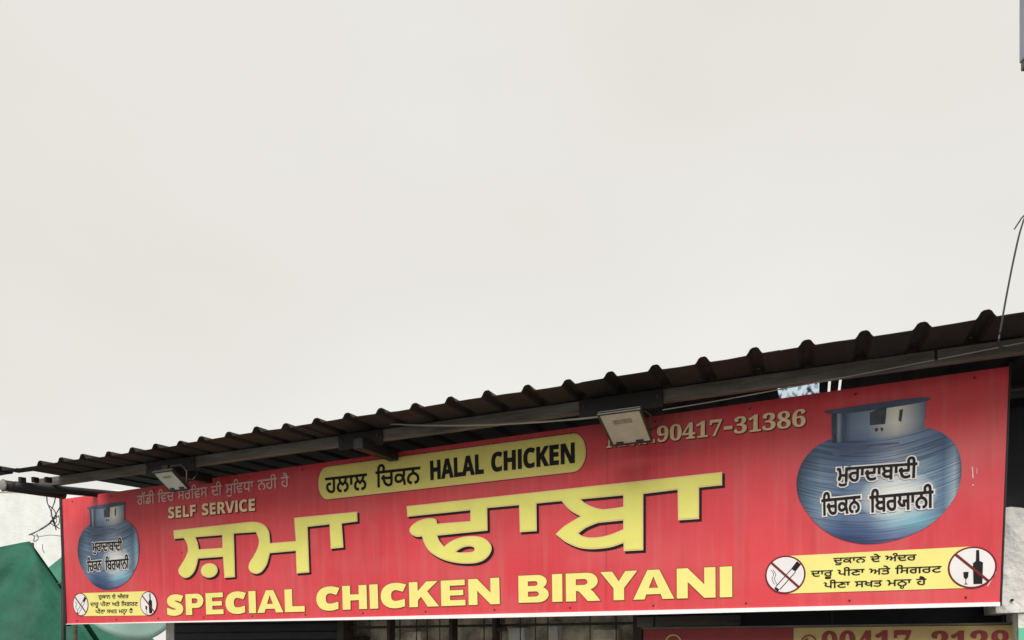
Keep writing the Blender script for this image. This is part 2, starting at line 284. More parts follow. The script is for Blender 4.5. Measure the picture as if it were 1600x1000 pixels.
# outlines of the letters used on the signs, 1/1000 em: {char: [advance, [[outer, hole...], ...]]}
GLYPHS = r'''{"ਸ":[461,[[[329,0,329,202,148,202,145,162,139,128,129,100,116,80,100,67,81,63,67,65,55,72,47,85,45,107,46,121,49,138,63,179,75,201,92,223,85,291,72,361,52,426,-5,426,-5,481,466,481,466,426,392,426,392,0],[149,257,329,257,329,426,118,426,135,365,145,308]]]],"਼":[0,[[[-219,-148,-235,-145,-248,-136,-258,-122,-261,-104,-258,-85,-248,-71,-235,-62,-219,-60,-202,-62,-189,-71,-179,-85,-176,-104,-179,-122,-188,-136,-202,-145]]]],"ਮ":[461,[[[329,0,329,202,148,202,145,162,139,128,129,100,116,80,100,67,81,63,67,65,55,72,47,85,45,107,46,121,49,138,63,179,75,201,92,223,85,291,72,361,52,426,-5,426,-5,481,100,481,126,406,143,330,149,257,329,257,329,481,466,481,466,426,392,426,392,0]]]],"ਾ":[182,[[[57,202,57,426,-5,426,-5,481,187,481,187,426,119,426,119,202]]]],"ਢ":[499,[[[311,0,263,4,220,14,182,32,151,57,125,86,104,119,90,157,81,198,78,241,78,247,64,247,46,249,34,256,27,265,25,277,27,291,33,306,54,335,81,357,95,363,107,365,123,361,133,352,139,338,141,321,141,302,368,302,368,426,-5,426,-5,481,505,481,505,426,430,426,430,270,407,247,141,247,143,207,150,171,162,140,177,113,197,92,221,75,249,63,280,56,315,53,343,54,366,58,383,64,395,72,402,83,405,96,402,109,392,119,375,126,352,128,323,125,296,117,248,88,209,52,163,77,184,102,210,127,240,149,274,167,313,179,358,183,392,180,420,172,440,158,455,140,464,120,467,98,464,77,457,58,446,41,429,27,408,15,381,7,349,2]]]],"ਬ":[470,[[[32,192,60,226,99,257,146,279,151,265,121,279,94,297,73,320,58,349,49,385,46,429,73,426,-5,426,-5,481,440,481,440,426,81,426,109,428,111,397,116,369,126,345,141,327,156,316,173,309,197,304,229,303,352,303,351,249,242,249,212,247,184,241,159,231,135,217,113,198,93,174,94,207,111,177,130,153,152,134,177,121,205,113,237,111,294,117,345,136,349,77,297,60,237,53,189,58,146,71,109,93,78,121,53,154]],[[338,0,338,426,264,426,264,481,476,481,476,426,401,426,401,0]]]],"ਹ":[445,[[[239,0,198,4,160,17,124,36,92,61,66,92,46,126,33,162,29,199,33,236,46,265,68,287,97,303,133,312,176,315,194,315,209,313,204,257,189,259,175,259,140,256,113,245,101,234,94,217,91,196,94,170,104,145,120,122,139,100,163,82,189,68,217,59,245,56,276,60,289,66,299,74,310,96,313,114,314,141,314,426,-5,426,-5,481,451,481,451,426,376,426,376,133,373,91,361,58,342,32,316,14,281,4]]]],"ਲ":[521,[[[260,193,220,220,182,254,150,293,123,335,103,380,90,426,-5,426,-5,481,526,481,526,426,430,426,422,390,409,356,372,292,322,237,292,213],[367,426,154,426,163,387,177,352,197,320,220,293,275,249,246,250,275,269,301,292,324,320,344,351,358,387]],[[30,149,34,183,45,215,64,245,90,273,122,296,159,315,190,273,153,251,121,224,105,202,95,178,92,151,95,125,103,102,117,83,137,68,163,59,196,56,200,56,196,0,192,0,148,4,112,15,84,31,63,52,48,76,37,101,32,126]],[[491,150,489,127,483,102,473,76,457,53,436,31,408,15,373,4,329,0,325,0,321,56,329,56,361,59,386,68,405,82,418,101,426,123,429,148,426,173,418,196,404,219,384,239,358,257,325,273,359,318,401,295,435,270,460,241,477,212,487,181]]]],"ਚ":[508,[[[300,0,252,5,209,21,172,45,141,74,117,106,97,146,83,189,77,233,87,225,64,225,46,227,34,233,27,243,25,254,27,268,33,283,54,312,81,333,95,340,107,342,123,338,133,329,139,315,141,299,141,280,411,280,406,225,124,225,140,236,145,200,155,166,171,135,192,108,216,86,244,70,274,60,305,56,338,60,351,66,362,74,372,96,375,114,376,141,376,430,439,430,439,135,435,94,424,60,406,33,379,15,344,4]],[[-5,426,-5,481,513,481,513,426]]]],"ਿ":[200,[[[69,0,69,426,-5,426,-5,481,69,481,69,516,72,567,83,610,100,645,127,671,163,687,209,692,245,689,277,678,303,659,323,633,335,599,339,557,338,532,335,506,274,512,277,533,278,560,274,593,262,617,249,629,232,636,209,638,181,634,161,622,146,604,138,580,133,551,131,518,131,481,206,481,206,426,131,426,131,0]]]],"ਕ":[481,[[[377,0,372,51,363,97,351,140,336,178,328,196,300,234,266,262,241,275,213,283,183,286,158,284,136,277,117,266,102,251,93,231,90,206,93,183,101,163,115,148,143,133,178,128,214,131,245,141,271,156,303,186,327,221,332,241,342,269,348,298,352,354,349,390,344,426,-5,426,-5,481,486,481,486,426,406,426,409,412,411,392,413,354,411,311,403,268,389,226,367,188,357,171,324,131,284,100,252,85,216,76,177,73,134,77,97,89,67,109,45,135,32,168,27,207,29,234,36,259,48,280,71,306,102,325,138,337,178,341,216,338,250,331,280,318,320,290,354,252,364,239,386,204,404,165,427,82,440,0]]]],"ਨ":[501,[[[185,0,144,4,110,15,83,31,62,53,47,76,37,102,32,127,30,150,35,189,50,226,76,261,112,292,143,310,179,326,219,338,219,426,-5,426,-5,481,506,481,506,426,281,426,281,338,322,326,358,310,389,292,425,261,451,226,466,189,471,150,464,102,454,76,439,53,419,31,392,15,358,4,316,0,312,56,343,59,368,68,386,83,399,102,406,125,409,151,404,181,391,210,369,236,338,258,298,277,250,292,203,277,163,258,132,236,110,210,96,181,92,151,94,125,102,102,115,83,133,68,158,59,189,56]]]],"ਗ":[580,[[[213,0,176,4,141,17,110,37,83,63,60,94,43,128,32,163,29,199,31,224,37,245,48,264,60,280,81,296,108,307,130,312,158,314,191,315,271,315,271,426,-5,426,-5,481,403,481,403,426,334,426,334,131,330,91,320,58,303,32,279,14,249,4],[212,56,237,60,248,64,258,73,268,93,270,110,271,136,271,260,203,260,175,260,153,259,137,256,119,250,106,240,95,220,91,195,94,171,101,148,129,103,147,84,167,69,189,60]],[[448,0,448,426,375,426,374,481,585,481,585,426,511,426,511,0]]]],"ੱ":[0,[[[-100,529,-133,533,-161,544,-183,563,-200,590,-210,625,-215,667,-157,671,-155,640,-151,616,-143,600,-125,586,-100,581,-76,586,-58,600,-50,616,-46,640,-44,671,15,667,10,625,0,590,-17,563,-39,544,-66,533]]]],"ਡ":[461,[[[192,0,140,3,99,12,67,26,44,46,31,70,27,98,30,120,39,141,55,158,76,172,104,180,138,183,180,179,218,168,252,150,282,128,307,103,328,78,280,52,252,79,219,104,195,118,169,126,141,128,118,126,102,120,93,110,90,97,93,83,101,73,116,64,135,58,161,55,192,53,248,57,276,63,302,72,324,85,341,103,352,126,356,156,354,177,346,196,332,213,305,235,270,250,229,244,182,241,152,243,129,248,113,255,104,264,97,285,99,299,105,309,116,316,138,322,164,324,222,319,276,304,301,317,320,337,333,363,338,396,336,419,328,447,354,426,-5,426,-5,481,467,481,467,426,376,426,394,445,399,420,400,395,398,365,392,341,381,322,360,299,334,280,372,255,398,226,414,193,420,154,415,118,403,86,383,60,356,38,323,22,284,10,241,2]]]],"ੀ":[200,[[[69,0,69,426,-5,426,-5,481,69,481,69,505,66,560,63,583,56,602,47,618,34,629,17,636,-5,638,-29,636,-48,629,-62,617,-72,601,-78,581,-80,557,-78,533,-75,512,-135,506,-139,532,-141,558,-136,598,-123,631,-102,657,-75,677,-42,688,-3,692,29,690,57,683,79,671,104,645,120,612,128,571,131,525,131,481,206,481,206,426,131,426,131,0]]]],"ਵ":[438,[[[381,151,197,151,148,155,104,165,70,180,50,196,38,215,31,236,29,260,32,286,41,307,56,324,75,337,96,345,119,350,147,352,185,352,307,352,307,426,-5,426,-5,481,444,481,444,426,369,426,369,320,347,298,165,298,146,297,131,296,110,290,96,277,91,257,96,235,113,219,128,213,149,209,167,208,190,207,219,206,381,206]],[[243,0,208,2,177,6,152,14,123,31,103,53,92,77,88,104,93,129,106,152,121,165,139,173,162,179,274,151,243,151,214,151,195,150,167,142,155,128,150,109,153,94,161,81,174,70,194,62,219,57,250,56,293,58,332,64,371,75,386,19,318,5]]]],"ਰ":[447,[[[240,0,199,4,160,17,124,36,92,61,66,92,46,126,33,162,29,199,31,225,38,247,49,265,63,281,87,296,116,307,141,312,172,314,210,315,316,315,316,426,-5,426,-5,481,453,481,453,426,379,426,379,133,375,92,364,59,345,33,318,15,283,4],[245,56,277,60,291,66,301,74,312,96,315,114,316,141,316,260,218,260,189,260,165,259,146,256,125,250,109,240,95,220,91,195,94,170,104,145,120,122,139,100,163,82,189,68,217,59]]]],"ੁ":[0,[[[-236,-141,-281,-138,-321,-129,-356,-116,-384,-101,-372,-49,-314,-75,-278,-83,-236,-86,-194,-83,-158,-75,-98,-49,-87,-101,-115,-116,-150,-129,-191,-138]]]],"ਧ":[458,[[[327,0,327,139,332,128,279,109,251,104,219,102,177,107,138,121,105,144,76,175,51,213,29,257,51,278,68,301,80,326,83,355,78,391,65,426,-5,426,-5,481,102,481,121,449,134,417,143,385,145,355,141,318,129,287,111,262,88,242,91,276,108,240,126,211,145,189,167,172,191,162,219,159,249,161,277,168,304,179,332,194,327,187,327,426,91,426,91,481,464,481,464,426,389,426,389,0]]]],"ਂ":[0,[[[-100,557,-116,560,-130,569,-140,583,-143,601,-140,620,-130,634,-116,642,-100,645,-84,642,-70,634,-61,620,-58,601,-61,583,-70,569,-84,560]]]],"ੈ":[0,[[[-111,471,-121,510,-134,542,-148,569,-173,600,-203,620,-238,631,-277,635,-284,635,-289,635,-292,692,-285,692,-277,692,-240,690,-207,682,-177,670,-150,652,-127,629,-107,600,-90,565,-75,523,-64,475]],[[-123,446,-143,474,-166,496,-192,512,-221,522,-253,528,-289,530,-296,530,-304,530,-308,587,-299,587,-291,587,-245,584,-205,573,-170,556,-139,532,-113,500,-90,462]]]],"ਦ":[477,[[[284,0,240,3,202,12,168,27,141,48,118,73,100,104,88,138,81,175,78,216,78,225,64,225,46,227,34,233,27,243,25,254,27,268,33,283,54,312,81,333,95,340,107,342,123,338,133,329,139,315,141,299,141,280,345,280,345,426,-5,426,-5,481,482,481,482,426,407,426,407,247,385,225,141,225,144,177,154,139,169,110,188,88,210,73,234,63,285,56,320,59,353,65,385,76,419,90,440,36,404,20,365,9,325,2]]]],"ੂ":[0,[[[-236,-121,-281,-118,-321,-109,-356,-96,-384,-81,-372,-34,-314,-60,-278,-68,-236,-70,-193,-68,-157,-60,-98,-34,-87,-81,-115,-96,-150,-109,-191,-118]],[[-236,-222,-281,-219,-321,-210,-356,-197,-384,-182,-372,-134,-314,-160,-278,-169,-236,-172,-193,-169,-157,-160,-98,-134,-87,-182,-115,-197,-150,-210,-191,-219]]]],"ੇ":[0,[[[-129,475,-140,513,-152,546,-166,571,-190,601,-218,620,-249,630,-283,634,-295,634,-304,633,-308,692,-296,692,-288,692,-252,690,-218,682,-188,669,-160,651,-136,627,-115,598,-97,563,-82,522,-70,475]]]],"ਅ":[573,[[[442,0,442,288,451,275,400,260,355,238,314,209,328,236,327,194,321,157,313,127,300,103,284,88,264,83,249,86,236,93,228,107,226,128,229,158,240,190,256,220,275,245,270,294,259,339,252,357,244,369,269,366,217,345,170,319,150,306,135,293,146,326,144,281,139,241,131,209,119,184,102,169,80,164,66,166,54,173,46,187,43,209,47,239,57,270,73,300,91,324,87,367,78,399,68,420,60,431,93,426,-5,426,-5,481,111,481,126,442,139,393,144,344,134,352,147,365,167,379,194,394,224,408,289,428,304,395,316,350,325,304,328,262,315,273,349,296,396,318,451,335,442,313,442,481,579,481,579,426,505,426,505,0]]]],"ੰ":[0,[[[-200,525,-209,554,-213,583,-209,610,-199,632,-181,651,-158,665,-131,673,-100,676,-68,673,-41,665,-18,651,-1,632,9,610,12,583,9,554,0,525,-53,532,-46,555,-43,577,-47,598,-58,614,-76,624,-100,627,-124,623,-142,614,-153,598,-157,577,-155,555,-147,532]]]],"ਪ":[458,[[[327,0,327,139,332,128,279,109,251,104,219,102,177,107,138,121,105,144,76,175,51,213,29,257,51,278,68,301,80,326,83,355,78,391,65,426,-5,426,-5,481,110,481,136,417,143,385,145,355,141,318,129,287,111,262,88,242,91,276,108,240,126,211,145,189,167,172,191,162,219,159,250,161,277,168,304,179,332,194,327,185,327,481,464,481,464,426,389,426,389,0]]]],"ਣ":[481,[[[264,0,224,2,189,9,158,20,118,45,84,79,54,121,26,169,81,231,110,256,141,274,175,286,213,290,251,286,285,274,257,268,303,357,354,327,307,234,278,223,252,230,219,233,182,229,150,214,121,190,90,156,97,165,119,134,141,107,165,86,193,70,225,60,264,56,319,60,372,74,401,85,434,99,455,44,407,25,361,11,314,3]],[[427,255,332,302,235,362,188,399,143,440,185,426,-5,426,-5,481,486,481,486,426,213,426,226,437,298,386,376,344,454,308]]]],"ਤ":[419,[[[193,0,143,3,95,14,50,30,10,49,35,106,72,85,111,69,150,60,192,56,224,59,253,65,278,77,297,94,310,117,314,146,311,170,303,191,290,209,273,225,252,239,227,250,187,244,140,241,109,243,86,248,70,255,60,264,53,285,56,299,62,309,73,316,95,322,121,324,180,319,233,304,258,317,278,337,291,363,295,396,293,419,286,447,320,426,-5,426,-5,481,424,481,424,426,328,426,352,445,356,419,358,395,356,365,349,341,339,322,318,299,291,280,336,247,353,227,366,204,374,177,377,145,375,115,367,89,354,66,326,37,289,17,244,4]]]],"ਟ":[444,[[[249,0,207,3,171,14,139,30,111,51,86,77,65,108,26,181,73,237,120,279,163,304,187,313,214,320,247,323,286,325,313,325,313,426,-5,426,-5,481,451,481,451,426,375,426,375,292,352,270,324,270,283,269,252,268,227,266,207,261,171,243,126,208,106,185,83,158,88,196,109,157,130,123,153,95,180,74,212,61,249,56,299,60,343,72,367,82,394,94,416,39,375,22,335,10,293,2]]]],"ਖ":[462,[[[331,0,331,139,332,128,279,109,251,104,219,102,177,107,138,121,105,144,76,175,51,213,29,257,51,278,68,301,80,326,83,355,78,391,65,426,-5,426,-5,481,110,481,136,417,143,385,145,355,141,318,129,287,111,262,88,242,91,276,108,240,126,211,145,189,167,172,191,162,219,159,250,161,277,168,304,179,332,194,331,185,331,481,468,481,468,426,393,426,393,0]],[[91,298,91,351,359,351,359,298]]]],"ਯ":[537,[[[406,0,406,231,306,231,306,105,266,96,219,93,177,98,138,112,105,136,76,169,51,207,29,253,51,274,68,297,80,323,83,353,78,391,65,426,-5,426,-5,481,543,481,543,426,468,426,468,0],[243,287,406,287,406,426,131,426,142,388,145,353,141,315,129,284,111,258,89,237,92,272,109,235,127,204,146,180,167,163,191,153,219,149,233,150,243,151]]]],"A":[463,[[[0,0,169,482,293,482,463,0,354,0,319,114,144,114,109,0],[170,199,295,199,259,311,251,340,240,375,232,407,223,374,212,336,207,321,204,311]]]],"B":[451,[[[60,0,60,480,210,480,268,477,317,468,355,453,382,430,398,399,404,358,399,320,384,289,370,272,352,261,330,255,330,251,353,245,373,234,391,220,404,199,413,173,416,139,410,99,395,65,369,37,333,16,291,4,240,0],[162,289,221,289,247,291,268,296,282,304,295,321,300,345,297,361,291,374,279,384,263,391,242,395,216,396,162,396],[162,84,228,84,256,86,277,92,292,102,306,122,310,149,306,173,292,192,276,202,254,207,225,209,162,209]]]],"C":[428,[[[255,-7,208,-3,168,7,133,24,103,47,80,76,62,110,49,149,41,192,39,239,42,286,51,328,65,367,85,402,111,431,141,455,177,472,218,483,264,486,300,484,335,477,404,453,371,370,317,392,290,399,264,402,228,397,198,382,175,358,157,325,147,285,144,238,147,191,156,152,172,120,195,97,226,83,264,78,323,85,386,103,386,18,324,-1,291,-5]]]],"E":[376,[[[60,0,60,480,336,480,336,396,162,396,162,291,324,291,324,208,162,208,162,84,336,84,336,0]]]],"F":[369,[[[60,0,60,480,335,480,335,396,161,396,161,273,323,273,323,189,161,189,161,0]]]],"H":[514,[[[60,0,60,480,162,480,162,291,352,291,352,480,453,480,453,0,352,0,352,207,162,207,162,0]]]],"I":[261,[[[21,0,21,58,80,85,80,395,21,422,21,480,240,480,240,422,181,395,181,85,240,58,240,0]]]],"K":[446,[[[60,0,60,480,162,480,162,260,181,288,202,316,332,480,445,480,277,267,446,0,330,0,205,202,162,171,162,0]]]],"L":[379,[[[60,0,60,480,162,480,162,84,357,84,357,0]]]],"M":[633,[[[60,0,60,480,199,480,312,113,435,480,573,480,573,0,478,0,478,227,479,279,481,335,482,359,483,375,480,375,357,0,263,0,148,376,145,376,146,359,148,336,150,278,151,223,151,0]]]],"N":[546,[[[60,0,60,480,189,480,397,120,396,187,394,253,394,480,486,480,486,0,357,0,148,363,145,363,149,294,151,226,151,0]]]],"O":[535,[[[267,-7,218,-3,176,7,139,24,108,48,83,76,63,111,50,150,42,193,39,241,42,289,50,332,63,371,83,405,108,433,139,456,176,473,219,484,268,487,317,484,360,473,396,456,427,433,452,405,471,370,485,331,493,288,496,240,493,193,485,150,471,110,452,76,427,47,396,24,360,7,317,-3],[267,79,307,83,338,98,361,122,376,154,386,194,389,240,386,287,376,327,361,359,338,383,307,398,268,402,229,398,198,383,175,359,159,327,149,287,146,240,149,194,159,154,175,122,198,98,229,83]]]],"P":[422,[[[60,0,60,480,214,480,270,475,315,462,349,440,373,410,387,373,392,330,387,289,374,252,360,229,340,209,316,193,286,180,249,173,206,171,162,171,162,0],[162,254,195,254,222,256,245,261,264,271,278,285,286,303,289,326,286,352,276,371,260,385,237,393,208,396,162,396]]]],"R":[443,[[[60,0,60,480,200,480,260,476,308,464,345,444,371,416,386,380,392,336,388,305,379,278,365,256,346,237,302,209,443,0,330,0,216,184,162,184,162,0],[162,267,195,267,225,268,249,274,267,283,279,296,286,313,289,333,286,354,278,370,266,382,247,390,223,395,193,396,162,396]]]],"S":[370,[[[167,-7,118,-4,73,6,31,22,31,117,102,90,138,80,175,77,197,79,215,84,228,92,240,108,244,128,241,145,232,160,217,172,187,189,150,207,114,225,77,253,61,272,48,293,39,319,36,350,41,390,56,423,80,450,113,470,152,482,199,486,235,484,270,478,341,453,308,373,277,385,249,394,195,402,170,398,151,388,140,373,136,353,138,337,146,324,158,313,187,296,226,277,260,259,289,241,312,220,329,196,340,168,343,133,338,93,323,59,297,31,262,10,219,-2]]]],"V":[437,[[[163,0,0,480,103,480,193,194,196,184,200,167,211,125,218,89,225,125,236,167,240,184,243,194,334,480,437,480,273,0]]]],"Y":[419,[[[159,0,159,183,0,480,110,480,210,282,310,480,419,480,260,187,260,0]]]],"0":[375,[[[188,-7,150,-3,118,7,91,24,69,48,51,76,39,111,30,150,25,193,23,241,25,289,30,332,39,371,51,405,69,433,91,456,118,473,150,483,189,486,225,483,257,473,283,456,305,433,322,405,336,370,345,331,351,288,353,240,351,193,345,150,336,110,322,76,305,47,283,24,256,7,225,-3],[188,37,210,43,227,61,237,91,243,131,247,181,248,240,247,300,243,349,237,390,227,419,211,437,189,443,166,437,150,419,139,390,132,349,128,300,127,240,128,181,132,131,139,91,150,61,166,43]]]],"1":[375,[[[65,0,65,36,120,36,135,38,146,45,152,58,154,79,154,416,130,388,108,365,87,351,67,346,52,349,40,359,31,375,28,396,74,412,101,426,132,447,179,482,254,482,254,79,256,61,261,47,271,38,288,36,343,36,343,0]]]],"2":[375,[[[24,0,24,69,123,171,160,210,187,245,206,277,218,307,224,338,226,371,225,395,220,413,212,427,196,441,174,445,153,442,137,432,126,416,118,393,114,364,112,329,77,333,50,344,37,357,29,374,26,396,30,419,43,441,63,459,92,474,129,483,174,486,220,483,258,473,288,456,310,434,323,407,328,375,326,352,319,329,308,306,291,281,268,252,238,220,201,182,154,138,87,74,244,74,263,77,279,86,292,101,300,120,305,141,345,141,341,0]]]],"3":[375,[[[163,-7,117,-4,81,5,53,18,34,35,23,54,19,74,23,96,36,113,54,123,76,126,78,100,86,79,99,62,116,50,135,43,158,40,180,42,199,49,216,61,230,79,238,105,241,139,238,163,229,184,214,202,194,216,168,224,137,227,95,227,95,269,140,269,166,272,188,281,204,296,216,316,223,340,225,367,221,400,211,424,200,436,186,443,169,445,148,441,133,430,122,413,116,391,111,341,75,345,47,356,34,367,27,382,24,401,28,423,41,444,62,461,91,475,128,483,173,486,217,483,255,474,286,458,309,436,323,409,328,377,324,348,315,323,298,301,265,275,225,256,252,249,279,238,305,222,326,201,336,184,342,163,345,138,341,101,329,70,312,44,288,25,261,10,230,1]]]],"4":[375,[[[121,0,121,36,140,36,161,38,179,44,188,52,193,65,195,84,195,125,9,125,9,166,199,480,293,480,293,169,363,169,363,125,293,125,293,84,295,65,300,52,309,44,327,38,348,36,357,36,357,0],[56,169,195,169,195,287,196,351,199,416,189,394,174,366,158,338,146,319]]]],"5":[375,[[[165,-7,119,-4,84,5,58,18,40,35,30,54,27,75,31,95,42,109,59,118,81,121,88,83,97,66,111,52,130,43,154,40,176,43,195,50,212,63,226,83,234,111,237,148,234,178,226,203,213,223,195,236,173,244,146,247,122,246,103,243,71,235,40,247,62,480,316,480,319,357,281,357,275,380,267,399,258,404,244,406,105,406,94,281,107,285,126,288,168,291,216,287,258,276,293,256,319,228,335,192,340,148,336,108,324,75,306,48,282,27,255,12,226,1,195,-5]]]],"6":[375,[[[197,-7,165,-4,136,4,109,18,86,37,67,62,51,93,39,130,33,173,30,222,33,275,42,325,57,370,77,409,104,441,137,466,176,481,222,486,261,484,291,476,313,464,329,449,338,431,340,412,336,393,322,376,307,367,287,362,260,360,256,400,251,419,243,434,232,443,216,447,191,441,170,426,152,401,139,366,130,322,125,269,141,278,161,286,186,292,218,294,256,290,288,278,315,258,336,230,348,196,352,155,348,110,334,71,313,38,282,13,244,-2],[199,38,215,41,228,49,239,64,248,85,253,113,255,148,253,181,247,208,238,228,226,242,211,250,193,253,174,251,154,243,137,232,125,221,128,162,135,116,147,81,162,57,179,42]]]],"7":[375,[[[111,0,289,406,113,406,93,403,80,391,74,372,70,338,30,338,33,480,353,480,353,447,168,0]]]],"8":[375,[[[183,-7,148,-5,118,1,91,11,60,31,38,57,25,88,20,122,23,150,32,173,47,193,79,219,119,242,83,267,57,296,41,327,36,364,39,395,50,423,70,449,99,469,125,478,156,484,191,486,235,483,271,471,299,453,318,429,330,401,334,369,332,344,324,322,310,305,281,282,244,260,280,240,309,220,330,199,344,177,352,153,355,127,350,88,335,55,310,29,276,9,234,-3],[203,283,224,298,239,317,247,340,250,370,243,407,234,423,222,436,206,444,187,447,170,445,156,438,145,426,134,402,130,372,132,351,139,333,149,318,172,300],[187,32,208,34,226,42,241,55,253,72,260,92,262,116,259,136,252,154,239,170,220,185,195,200,164,216,143,199,126,178,115,152,111,120,113,95,120,74,132,56,147,42,165,34]]]],"9":[375,[[[152,-7,116,-4,88,4,67,17,53,33,45,51,42,69,44,83,50,94,61,102,75,107,87,80,103,56,118,45,135,38,156,36,188,43,213,67,232,106,244,160,251,230,234,212,212,198,186,188,155,185,119,189,87,201,60,220,40,248,28,282,24,324,28,369,42,409,64,441,95,466,120,477,147,484,177,486,209,484,238,476,264,463,287,444,307,420,323,390,335,353,343,310,345,261,343,207,334,157,321,111,301,72,274,39,241,14,215,3,185,-4],[184,233,206,236,224,245,239,260,251,278,248,330,242,372,231,403,217,424,201,437,181,441,164,438,149,429,137,413,128,391,123,362,121,328,123,294,131,267,144,248,161,237]]]],"o":[336,[[[169,-10,127,-5,90,11,60,37,38,70,24,110,19,154,24,199,38,239,60,272,90,297,127,313,168,318,209,313,245,298,275,273,298,240,312,200,317,154,312,108,298,69,275,36,245,11,210,-5],[169,11,186,14,199,24,209,39,214,56,217,81,219,114,220,154,218,206,214,245,208,271,198,286,185,296,169,299,151,296,138,286,128,271,122,245,118,206,117,154,118,114,120,82,123,56,128,39,138,24,152,14]]]],"b":[361,[[[43,-11,43,388,41,414,37,428,26,436,8,439,8,455,138,455,138,279,162,301,190,314,221,318,254,313,284,299,308,276,326,245,338,208,342,166,337,118,323,75,300,40,270,13,246,0,220,-8,192,-10,162,-6,133,7,105,28,53,-11],[183,14,204,18,220,30,232,49,239,77,244,114,245,160,244,197,239,228,231,251,220,267,204,277,184,280,169,277,155,270,144,257,138,242,138,69,143,38,158,20]]]],"m":[634,[[[14,0,14,17,43,22,61,32,69,43,74,58,75,79,75,382,74,402,71,416,64,426,53,432,37,436,15,439,15,455,185,455,317,142,449,455,617,455,617,439,590,433,573,423,563,405,560,378,560,85,561,61,565,43,571,31,582,23,596,19,617,17,617,0,396,0,396,17,417,20,433,25,443,32,450,44,453,61,455,83,455,399,288,0,270,0,105,389,105,80,107,57,112,41,120,30,131,23,148,19,169,17,169,0]]]]}'''

# ---------------------------------------------------------------- ground
g = mk('ground', [(-300, -300, 0), (300, -300, 0), (300, 600, 0), (-300, 600, 0)], [(0, 1, 2, 3)], 'ground'); tag(g, kind='structure')

# ---------------------------------------------------------------- sign frame of reference
A = R(24.75); LEAN = R(2.4)
es = Vector((math.cos(A), -math.sin(A), 0)); nh = Vector((-math.sin(A), -math.cos(A), 0))
et = (nh * math.sin(LEAN) + Vector((0, 0, 1)) * math.cos(LEAN)).normalized(); en = es.cross(et)
if en.y > 0: en = -en
O = W(105, 975, 6.86)
SM = Matrix(((es.x, et.x, en.x, O.x), (es.y, et.y, en.y, O.y), (es.z, et.z, en.z, O.z), (0, 0, 0, 1)))
SI = SM.inverted()
def P(x, y):
    q = SI @ ray_plane(x, y, O, en); return Vector((q.x, q.y))

def area(p): return sum(p[i - 1][0] * p[i][1] - p[i][0] * p[i - 1][1] for i in range(len(p))) / 2
def offset(p, d, miter=2.0):
    """move a ring to its right-hand side by d"""
    if not d: return [Vector(q) for q in p]
    out = []; n = len(p)
    for i in range(n):
        a, b, c = Vector(p[i - 1]), Vector(p[i]), Vector(p[(i + 1) % n])
        e1 = (b - a); e2 = (c - b)
        if e1.length < 1e-7 or e2.length < 1e-7: out.append(b); continue
        e1.normalize(); e2.normalize()
        n1 = Vector((e1.y, -e1.x)); n2 = Vector((e2.y, -e2.x)); h = n1 + n2
        if h.length < 1e-4: out.append(b + n1 * d); continue
        h.normalize(); out.append(b + h * min(d / max(h.dot(n1), .25), d * miter) if d > 0 else b + h * max(d / max(h.dot(n1), .25), d * miter))
    return out
def orient(rings):
    o = [rings[0] if area(rings[0]) > 0 else rings[0][::-1]]
    return o + [r if area(r) < 0 else r[::-1] for r in rings[1:]]
class Flat:
    """collects flat printed shapes in sign coordinates; every shape is filled where its winding number is positive"""
    def __init__(s): s.v = []; s.f = []
    def add(s, rings, z, off=0, shift=(0, 0)):
        rings = [offset(r, off) for r in orient(rings)]
        pts = []; eds = []
        for r in rings:
            k = len(pts); pts += [Vector((q[0], q[1])) for q in r]
            eds += [(k + i, k + (i + 1) % len(r)) for i in range(len(r))]
        vo, _, fo, *_r = delaunay_2d_cdt(pts, eds, [], 0, 1e-6); base = len(s.v)
        s.v += [(q.x + shift[0], q.y + shift[1], z) for q in vo]
        for t in fo:
            cx_ = sum(vo[i].x for i in t) / len(t); cy_ = sum(vo[i].y for i in t) / len(t); wn = 0
            for (i0, i1) in eds:
                p0, p1 = pts[i0], pts[i1]
                if (p0.y > cy_) != (p1.y > cy_) and cx_ < (p1.x - p0.x) * (cy_ - p0.y) / (p1.y - p0.y) + p0.x: wn += 1 if p1.y > p0.y else -1
            if wn > 0: s.f.append(tuple(base + i for i in t))
    def build(s, name, m, parent, uvbox=None):
        used = sorted({i for f in s.f for i in f}); mp_ = {k: i for i, k in enumerate(used)}
        o = mk(name, [s.v[k] for k in used], [tuple(mp_[i] for i in f) for f in s.f], m, parent)
        if uvbox:
            (x0, y0, x1, y1) = uvbox; ul = o.data.uv_layers.new(name='UVMap')
            for lp in o.data.loops:
                c = o.data.vertices[lp.vertex_index].co; ul.data[lp.index].uv = ((c.x - x0) / (x1 - x0), (c.y - y0) / (y1 - y0))
        return o
GL = json.loads(GLYPHS)
GL['I'] = [200, [[[50, 0, 150, 0, 150, 480, 50, 480]]]]
def arc(cx, cy, rx, ry, a0, a1, n=8): return [(cx + rx * math.cos(R(a0 + (a1 - a0) * i / n)), cy + ry * math.sin(R(a0 + (a1 - a0) * i / n))) for i in range(n + 1)]
